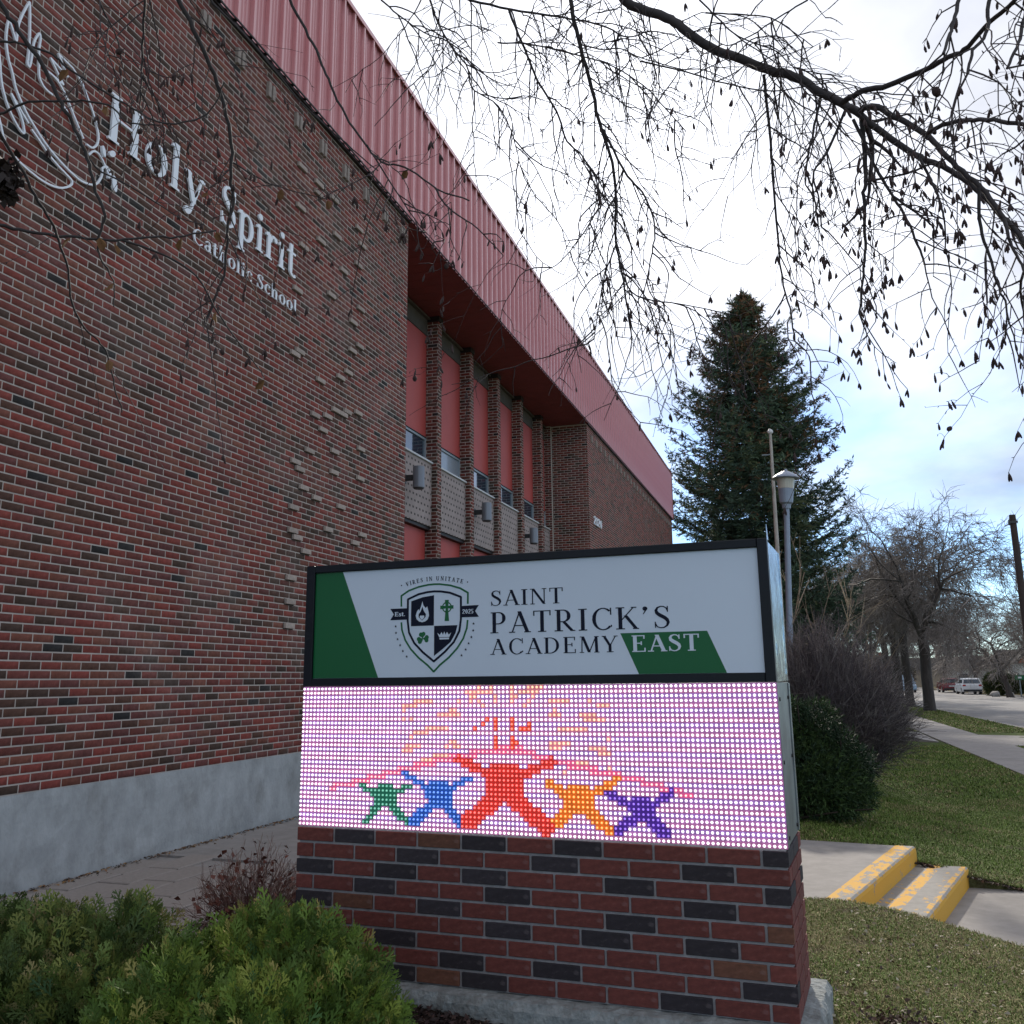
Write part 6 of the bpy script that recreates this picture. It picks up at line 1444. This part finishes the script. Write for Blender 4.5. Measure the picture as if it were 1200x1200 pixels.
# ------------------------------------------------------------------ the overhanging alder
BRANCHES = [
 (0.027,0.02,2,[(-0.832,3.183,4.211),(-0.777,3.247,4.043),(-0.731,3.252,3.934),(-0.587,3.262,3.84),(-0.52,3.245,3.757),(-0.408,3.257,3.639),(-0.313,3.234,3.561),(-0.213,3.214,3.472),(-0.116,3.185,3.392),(-0.025,3.165,3.293),(0.036,3.13,3.211),(0.078,3.084,3.145)]),
 (0.013,0.007,3,[(0.078,3.084,3.145),(0.1,3.026,3.125),(0.136,2.981,3.081),(0.189,2.95,3.011),(0.255,2.922,2.929),(0.286,2.891,2.855),(0.324,2.862,2.774),(0.38,2.837,2.675),(0.412,2.811,2.579),(0.436,2.773,2.508),(0.47,2.746,2.404)]),
 (0.014,0.006,3,[(0.061,3.078,3.156),(0.158,3.086,3.037),(0.244,3.077,2.939),(0.296,3.047,2.881),(0.345,3.019,2.815),(0.399,2.997,2.734),(0.442,2.979,2.64),(0.482,2.961,2.541),(0.512,2.946,2.43)]),
 (0.012,0.006,3,[(0.027,3.062,3.182),(0.082,2.988,3.159),(0.165,2.92,3.12),(0.252,2.843,3.091),(0.325,2.762,3.066),(0.37,2.685,3.038),(0.426,2.586,3.038),(0.47,2.497,3.021),(0.497,2.414,3.0)]),
 (0.008,0.006,3,[(0.25,2.783,2.849),(0.289,2.663,2.801),(0.342,2.55,2.733),(0.378,2.443,2.657),(0.444,2.339,2.563)]),
 (0.007,0.003,3,[(-0.231,3.228,3.466),(-0.229,3.267,3.327),(-0.23,3.293,3.202),(-0.232,3.319,3.066),(-0.236,3.372,2.863),(-0.233,3.388,2.722),(-0.213,3.397,2.589),(-0.206,3.393,2.476)]),
 (0.006,0.003,3,[(-0.04,3.214,3.316),(-0.075,3.214,3.188),(-0.102,3.201,3.076),(-0.116,3.182,2.969)]),
 (0.006,0.0025,3,[(0.035,3.163,3.209),(-0.033,3.18,3.081),(-0.086,3.167,2.999),(-0.075,3.164,2.898),(-0.074,3.162,2.79)]),
 (0.01,0.004,3,[(0.084,3.092,3.132),(0.082,3.131,2.996),(0.079,3.137,2.914),(0.065,3.131,2.852),(0.061,3.161,2.711),(0.044,3.167,2.614),(0.018,3.187,2.474)]),
 (0.007,0.004,3,[(0.058,3.094,3.129),(0.093,3.104,3.01),(0.12,3.097,2.916),(0.155,3.088,2.821),(0.189,3.075,2.727),(0.213,3.067,2.62),(0.222,3.042,2.55)]),
 (0.006,0.004,2,[(0.24,2.994,2.884),(0.266,2.971,2.778),(0.277,2.934,2.699),(0.279,2.896,2.623)]),
 (0.005,0.004,2,[(0.079,3.106,2.902),(0.143,3.06,2.876),(0.209,3.011,2.855),(0.256,2.958,2.841),(0.283,2.913,2.815)]),
 (0.005,0.002,3,[(0.153,3.043,2.799),(0.229,3.042,2.713),(0.257,3.027,2.662),(0.26,3.011,2.615)]),
 (0.006,0.0025,3,[(0.352,2.677,2.598),(0.347,2.701,2.5),(0.363,2.716,2.41),(0.375,2.728,2.321),(0.389,2.726,2.26),(0.377,2.736,2.176)]),
 (0.006,0.003,3,[(0.408,2.711,2.509),(0.409,2.674,2.425),(0.422,2.634,2.339),(0.434,2.592,2.257)]),
 (0.004,0.002,3,[(-0.68,3.183,3.615),(-0.525,3.216,3.552),(-0.403,3.236,3.489),(-0.222,3.262,3.417),(-0.071,3.246,3.39),(0.035,3.225,3.361),(0.161,3.235,3.278)]),
 (0.004,0.002,3,[(-0.431,3.116,3.76),(-0.366,3.141,3.674),(-0.3,3.157,3.594),(-0.176,3.175,3.513),(-0.113,3.185,3.432),(0.037,3.187,3.359)]),
 (0.004,0.002,2,[(-0.054,3.191,3.701),(-0.156,3.168,3.644),(-0.269,3.147,3.578),(-0.348,3.107,3.537),(-0.395,3.027,3.553)]),
 (0.004,0.002,2,[(-0.406,3.068,3.663),(-0.307,3.073,3.631),(-0.19,3.081,3.59),(-0.118,3.099,3.53),(-0.048,3.121,3.457)]),
 (0.005,0.003,4,[(0.246,1.676,2.532),(0.218,1.659,2.445),(0.2,1.625,2.38),(0.181,1.586,2.32)]),
 (0.005,0.003,4,[(0.301,1.673,2.524),(0.274,1.664,2.455),(0.261,1.652,2.387),(0.232,1.627,2.339),(0.216,1.605,2.284)]),
 (0.005,0.003,4,[(0.357,1.685,2.492),(0.323,1.667,2.409),(0.303,1.635,2.341),(0.275,1.6,2.276)]),
 (0.007,0.003,3,[(-1.451,2.884,4.131),(-1.378,2.996,3.991),(-1.321,3.006,3.949),(-1.16,3.064,3.898),(-0.997,3.107,3.854),(-0.937,3.103,3.821),(-0.808,3.13,3.771),(-0.724,3.149,3.71),(-0.632,3.132,3.696)]),
 (0.011,0.004,3,[(-0.926,3.015,4.064),(-0.925,3.091,3.892),(-0.911,3.128,3.761),(-0.887,3.184,3.602),(-0.864,3.245,3.422),(-0.831,3.275,3.282),(-0.827,3.302,3.124),(-0.839,3.324,2.955),(-0.82,3.338,2.803),(-0.803,3.341,2.661)]),
 (0.006,0.003,3,[(-1.147,2.996,3.843),(-1.112,3.055,3.717),(-1.074,3.109,3.591),(-1.014,3.167,3.461),(-0.989,3.191,3.357),(-0.927,3.207,3.278),(-0.88,3.233,3.172),(-0.87,3.229,3.096)]),
 (0.006,0.0025,3,[(-0.839,3.193,3.366),(-0.77,3.246,3.191),(-0.706,3.246,3.094),(-0.67,3.255,2.962),(-0.685,3.247,2.834),(-0.724,3.246,2.669)]),
 (0.005,0.002,3,[(-1.525,2.954,4.172),(-1.513,3.038,4.031),(-1.475,3.123,3.893),(-1.411,3.181,3.794),(-1.397,3.209,3.701),(-1.302,3.255,3.626),(-1.258,3.303,3.512),(-1.238,3.345,3.387),(-1.194,3.392,3.259)]),
 (0.004,0.0025,3,[(-1.245,3.119,3.812),(-1.114,3.13,3.776),(-0.939,3.173,3.711),(-0.798,3.201,3.64),(-0.684,3.233,3.543),(-0.614,3.25,3.449),(-0.537,3.276,3.336)]),
 (0.004,0.0025,2,[(-0.913,3.159,3.739),(-0.819,3.16,3.688),(-0.746,3.137,3.657),(-0.66,3.141,3.593),(-0.515,3.159,3.518)]),
 (0.004,0.002,3,[(-1.667,2.91,3.982),(-1.594,2.945,3.907),(-1.5,2.988,3.832),(-1.408,3.007,3.78),(-1.37,3.033,3.684)]),
 (0.004,0.002,3,[(-0.838,3.319,2.94),(-0.883,3.322,2.831),(-0.919,3.333,2.699),(-0.942,3.339,2.576)]),
 (0.004,0.002,3,[(-0.832,3.368,2.841),(-0.778,3.386,2.744),(-0.607,3.408,2.689),(-0.4,3.43,2.619)]),
 (0.004,0.002,2,[(-0.903,3.326,3.115),(-0.969,3.322,3.015),(-1.063,3.31,2.906),(-1.134,3.272,2.854)]),
 (0.008,0.004,1,[(-1.553,2.068,3.497),(-1.553,2.145,3.374),(-1.524,2.202,3.286),(-1.498,2.248,3.203),(-1.478,2.276,3.132),(-1.446,2.325,3.041),(-1.407,2.357,2.972),(-1.353,2.395,2.906),(-1.277,2.415,2.878),(-1.198,2.457,2.815),(-1.097,2.494,2.768)]),
 (0.004,0.002,2,[(-1.187,2.433,2.8),(-1.15,2.449,2.734),(-1.065,2.487,2.662),(-0.995,2.523,2.574)]),
 (0.0035,0.0015,3,[(-1.39,2.355,2.952),(-1.326,2.383,2.834),(-1.252,2.416,2.703),(-1.171,2.434,2.595)]),
 (0.009,0.006,1,[(-1.692,1.242,2.824),(-1.695,1.285,2.763),(-1.682,1.323,2.722),(-1.664,1.382,2.664),(-1.655,1.42,2.613),(-1.644,1.457,2.56),(-1.635,1.497,2.5),(-1.631,1.525,2.441),(-1.625,1.562,2.371)]),
 (0.006,0.002,1,[(-1.625,1.562,2.371),(-1.646,1.57,2.327),(-1.657,1.586,2.285),(-1.647,1.626,2.235),(-1.659,1.645,2.179)]),
 (0.005,0.003,1,[(-1.847,1.326,2.746),(-1.793,1.37,2.754),(-1.754,1.399,2.756),(-1.711,1.442,2.747),(-1.688,1.473,2.723),(-1.635,1.547,2.688),(-1.592,1.598,2.662),(-1.553,1.635,2.643),(-1.5,1.664,2.648),(-1.438,1.681,2.674),(-1.386,1.664,2.729)]),
 (0.006,0.0025,1,[(-2.013,1.433,2.608),(-1.9,1.475,2.656),(-1.825,1.489,2.677),(-1.739,1.526,2.682),(-1.654,1.568,2.675),(-1.611,1.593,2.632),(-1.537,1.619,2.622)]),
 (0.007,0.0035,1,[(-1.786,1.253,2.289),(-1.736,1.378,2.283),(-1.721,1.439,2.292),(-1.681,1.52,2.311),(-1.635,1.603,2.329),(-1.593,1.669,2.359),(-1.549,1.736,2.385),(-1.498,1.8,2.42)]),
 (0.005,0.002,1,[(-1.676,1.671,2.368),(-1.618,1.737,2.352),(-1.561,1.811,2.311),(-1.54,1.869,2.236),(-1.513,1.921,2.172),(-1.481,1.975,2.107),(-1.471,1.993,2.079)]),
 (0.006,0.0025,1,[(-1.599,1.181,2.447),(-1.604,1.25,2.4),(-1.61,1.302,2.365),(-1.617,1.357,2.323),(-1.621,1.41,2.283),(-1.631,1.447,2.253),(-1.646,1.491,2.2),(-1.666,1.526,2.147),(-1.669,1.575,2.099),(-1.666,1.613,2.082),(-1.668,1.65,2.052),(-1.68,1.685,1.999),(-1.687,1.726,1.94)]),
 (0.009,0.004,2,[(-1.617,1.682,3.176),(-1.623,1.746,3.095),(-1.61,1.806,3.029),(-1.601,1.874,2.947),(-1.598,1.925,2.872),(-1.607,1.976,2.778),(-1.629,2.006,2.692),(-1.629,2.022,2.647),(-1.655,2.037,2.57),(-1.684,2.071,2.449),(-1.748,2.076,2.312)]),
 (0.007,0.003,1,[(-1.72,1.89,3.377),(-1.709,1.967,3.287),(-1.663,2.032,3.233),(-1.6,2.139,3.141),(-1.538,2.236,3.047),(-1.463,2.321,2.969),(-1.377,2.407,2.887)]),
 (0.005,0.0025,3,[(-1.651,1.658,3.167),(-1.698,1.702,3.085),(-1.753,1.764,2.969),(-1.791,1.81,2.876)]),
 (0.004,0.002,2,[(-1.7,1.526,3.077),(-1.727,1.58,3.002),(-1.727,1.645,2.94),(-1.74,1.685,2.886)]),
 (0.004,0.002,1,[(-1.814,1.608,2.691),(-1.793,1.672,2.601),(-1.741,1.719,2.566),(-1.675,1.785,2.521),(-1.628,1.82,2.488),(-1.575,1.847,2.473)]),
 (0.004,0.002,1,[(-1.645,2.026,2.77),(-1.599,2.081,2.743),(-1.546,2.135,2.723),(-1.441,2.218,2.706)]),
 (0.003,0.0015,1,[(-1.667,2.039,2.727),(-1.72,2.02,2.692),(-1.753,2.05,2.604)])]
rt_ = np.random.default_rng(123)
OFFSCREEN = [0, 16, 17, 19, 20, 21, 22, 23, 26, 29, 33, 36, 38, 39, 40, 42, 43, 44, 45, 46]
TRUNK = np.array((-3.3, 0.3, 0.0)); CR = np.array((-3.15, 0.25, 5.6))
alder = empty('alder_tree', (-3.3, 0.3, tz(-3.3, 0.3)))
tag(alder, 'overhanging leafless alder whose drooping catkin-hung branches cross the top of the view', 'tree')
ao = np.array(alder.location)
Vt, Ft, _ = tube_geo(np.array([(-3.35, 0.32, tz(-3.3, .3)-0.2), (-3.32, 0.3, 0.6), (-3.27, 0.27, 2.2), (-3.2, 0.25, 4.0), (-3.15, 0.25, 5.9)])-ao, [0.21, 0.165, 0.15, 0.13, 0.08], 12)
link('trunk', np_mesh('trunk', np.array(Vt), np.array(Ft), np.tile((0.075, 0.066, 0.06), (len(Vt), 1)), M['bark'], True), alder)
V = []; F = []
sA = []; sB = []; sRa = []; sRb = []; SC = []
cat_pos = []; cone_pos = []; dcam_g = [3.0]
def tube_add(P, rad, k=7):
    global V, F
    v, f, c = tube_geo(P, rad, k); n = len(V); V += list(v); F += [tuple(i+n for i in q) for q in f]
def twig(p, d, L, r, lv, dens, sky_):
    """drooping, slightly zig-zag twig with catkins"""
    n = max(3, int(L/0.035)); st_ = L/n; pts = [p]
    curl = rt_.normal(size=3)*0.06
    for i in range(n):
        g = 0.13*(1 if lv else 0.9)
        d = d+np.array((0, 0, -g))+curl+rt_.normal(size=3)*0.13; d /= np.linalg.norm(d)
        q = p+d*st_; f0 = 1-i/n; f1 = 1-(i+1)/n
        sA.append(p); sB.append(q); sRa.append(r*(0.35+0.65*f0)); sRb.append(r*(0.4+0.6*f1))
        t = (i+1)/n
        if lv < 2 and rt_.random() < (0.30 if lv == 0 else 0.17):
            s = np.cross(d, rt_.normal(size=3)); s /= np.linalg.norm(s)+1e-9
            twig(q, d*0.6+s*0.8+np.array((0, 0, 0.1)), L*rt_.uniform(0.22, 0.5), max(r*0.66, 0.0009), lv+1, dens, sky_)
        if rt_.random() < 0.35:      # bud
            s = rt_.normal(size=3); s /= np.linalg.norm(s); sA.append(q); sB.append(q+s*0.006+d*0.004); sRa.append(0.0013); sRb.append(0.0006)
        if t > 0.25 and rt_.random() < dens*0.085: cat_pos.append((q, d.copy()))
        if dcam_g[0] < 3.45 and rt_.random() < dens*0.012: cone_pos.append((q, d.copy()))
        p = q; pts.append(q)
    if rt_.random() < dens*0.9:
        for _ in range(int(rt_.integers(1, 4))): cat_pos.append((p, d.copy()))
    return pts
for bi, (r0, r1b, kind, L_) in enumerate(BRANCHES):
    P = spline(L_, max(8, len(L_)*4))
    n = len(P); jit = rt_.normal(size=(n, 3))*min(r0*0.18, 0.0018); jit[0] = jit[-1] = 0; P = P+jit
    rad = np.linspace(r0, r1b, n)*{1: 0.62, 2: 0.8, 3: 0.86, 4: 0.8}[kind]; 
    if bi == 0: rad = rad*0.92
    tube_add(P-ao, rad, 7)
    dcam = float(np.linalg.norm(P[n//2]-np.array((0, 0, 1.29)))); dcam_g[0] = dcam
    seglen = np.linalg.norm(np.diff(P, axis=0), axis=1); tot = seglen.sum()
    dn = {1: 0.05, 2: 0.6, 3: 0.75, 4: 0.9}[kind]
    spacing = {1: 0.26, 2: 0.07, 3: (0.066 if bi < 22 else 0.040), 4: 0.06}[kind]
    acc = 0; dcam = float(np.linalg.norm(P[n//2]-np.array((0, 0, 1.29))))
    for i in range(1, n):
        acc += seglen[i-1]
        while acc > spacing:
            acc -= spacing*rt_.uniform(0.6, 1.5)
            d = P[i]-P[i-1]; d /= np.linalg.norm(d)+1e-9; s = np.cross(d, rt_.normal(size=3)); s /= np.linalg.norm(s)+1e-9
            Lt = rt_.uniform(0.10, 0.50 if dcam < 3.5 else 0.62)*(1.0 if kind > 1 else 0.8)
            twig(P[i], d*0.5+s*0.75+np.array((0, 0, -0.25)), Lt, (0.0011 if kind == 1 else 0.00078*dcam), 0 if kind > 1 else 1, dn, kind)
    if kind >= 2: twig(P[-1], P[-1]-P[-2], rt_.uniform(0.15, 0.35), max(0.001, rad[-1]*0.8), 0, dn, kind)
# limbs that carry the branches back to the trunk, overhead and out of the picture
def limb(target, r, via=None):
    a = CR+np.array((0, 0, rt_.uniform(-0.9, 0.2))); t = np.array(target)
    m_ = a*0.5+t*0.5+np.array((0, 0, 0.55)) if via is None else np.array(via)
    P = spline([a, m_, t], 14); tube_add(P-ao, np.linspace(r*1.8+0.01, r, 14), 7)
starts = [(b[3][0], b[0]*0.86) for b in BRANCHES]
for i in OFFSCREEN:
    if i not in (19, 20, 21): limb(starts[i][0], starts[i][1]*0.75)
for i in (19, 20, 21):
    limb(starts[i][0], starts[i][1], np.array(starts[i][0])*0.85+CR*0.15+np.array((0, 0, 1.2)))
# upper crown outside the picture
for k in range(9):
    az = rt_.uniform(0, 6.28); e = CR+np.array((math.cos(az)*1.6-1.0, math.sin(az)*1.6-1.2, rt_.uniform(0.8, 2.4))); limb(e, 0.012)
o = link('branches', np_mesh('branches', np.array(V), np.array(F), np.tile((0.040, 0.033, 0.034), (len(V), 1)), M['twig'], True), alder)
sA = np.array(sA)-ao; sB = np.array(sB)-ao
o = link('twigs', segs_mesh('twigs', sA, sB, np.array(sRa), np.array(sRb), (0.045, 0.033, 0.034), M['twig'], 4), alder)
# catkins: hanging lumpy spindles
M['catkin'] = mat('catkin', (0.050, 0.028, 0.027), rough=0.9, noise=0.5, nscale=220, bump=0.8, bscale=500, bdist=0.002)
M['dry_leaf'] = mat('dry_leaf', (0.14, 0.065, 0.022), rough=0.9, noise=0.3, nscale=80)
cmeshes = []
for k in range(5):
    Ln = (0.026, 0.022, 0.030, 0.018, 0.024)[k]; q = MB(); rr = random.Random(k)
    Ln *= 1.08; prof = [(0.0008, 0.0)]+[((0.0034+0.0006*(j % 2))*math.sin(math.pi*min(0.97, (j+0.6)/9.5))**0.55*rr.uniform(0.9, 1.1), -Ln*(j+0.6)/9.5-0.004) for j in range(9)]
    q.lathe((0, 0, 0), prof, 7)
    # slight bend
    bx = rr.uniform(-0.15, 0.15); q.v = [(x+bx*z*z*22*0.5, y, z) for x, y, z in q.v]
    cmeshes.append(q.mesh('catkin', M['catkin'], True))
q = MB(); q.lathe((0, 0, 0), [(0.0008, 0.0), (0.001, -0.004), (0.0055, -0.006), (0.0075, -0.012), (0.0068, -0.017), (0.0035, -0.022)], 8); conem = q.mesh('seed_cone', M['catkin'], True)
rt2 = np.random.default_rng(9)
cp = [(np.array(p)-ao, d) for p, d in cat_pos]
camp = np.array((0, 0, 1.29)); dd_ = np.array([np.linalg.norm(p+ao-camp) for p, d in cp])
order = np.argsort(dd_); near_c = order[:300]; far_c = order[300:1500]
for i in near_c:
    p, d = cp[i]
    link('catkin', cmeshes[int(rt2.integers(5))], alder, tuple(p), (rt2.uniform(-.35, .35), rt2.uniform(-.35, .35), rt2.uniform(0, 6.28))).scale = (0.9, 0.9, rt2.uniform(0.7, 1.05)) if dd_[i] > 2.4 else (0.66, 0.66, rt2.uniform(0.55, 0.8))
def mesh_np(me):
    n = len(me.vertices); v = np.zeros(n*3); me.vertices.foreach_get('co', v); return v.reshape(-1, 3)
vv = mesh_np(cmeshes[0]); ff_ = np.array([p.vertices[:] for p in cmeshes[0].polygons if len(p.vertices) == 4])
if len(far_c):
    L = np.array([cp[i][0] for i in far_c]); Mx = rotmats(rt2, len(L), 0.35, rt2.uniform(0.7, 1.15, len(L)))
    a, b, c = scatter(vv, ff_, Mx, L, np.ones((len(L), 3)))
    o = link('catkins', np_mesh('catkins', a, b, None, M['catkin'], True), alder); o['kind'] = 'stuff'
for i, (p, d) in enumerate(cone_pos[:120]):
    link('seed_cone', conem, alder, tuple(np.array(p)-ao), (rt2.uniform(-.9, .9), rt2.uniform(-.9, .9), 0))
# a few withered leaves caught in the left branches
dl = MB(); dl.add([(0, 0, 0), (0.010, 0.004, -0.010), (0.009, 0.0, -0.026), (0, -0.004, -0.036), (-0.010, 0.004, -0.024), (-0.009, 0.0, -0.010)], [(0, 1, 2, 3), (0, 3, 4, 5)]); dlm = dl.mesh('withered_leaf', M['dry_leaf'])
left = [b for b in BRANCHES if b[2] == 1]
for k in range(16):
    b = left[int(rt2.integers(len(left)))][3]; p = np.array(b[int(rt2.integers(1, len(b)))])-ao
    link('withered_leaf', dlm, alder, tuple(p+np.array((0, 0, -0.004))), (rt2.uniform(-.6, .6), rt2.uniform(-.6, .6), rt2.uniform(0, 6.28)))
# dark tangle of dead leaves by the left edge
nn_ = 420; L = rt2.normal(size=(nn_, 3))*np.array((0.014, 0.014, 0.018))+np.array((-1.69, 1.335, 2.36))-ao
a, b, c = scatter(np.array([(-.5, -.4, 0), (.5, -.4, .2), (.5, .4, 0), (-.5, .4, .25)]), np.array([(0, 1, 2, 3)]), rotmats(rt2, nn_, 3, rt2.uniform(0.008, 0.024, nn_)), L, np.tile((0.03, 0.02, 0.018), (nn_, 1)))
o = link('leaf_tangle', np_mesh('leaf_tangle', a, b, c, M['leaf']), alder); o['kind'] = 'stuff'
print('catkins', len(cat_pos), 'cones', len(cone_pos), 'twig segments', len(sA))
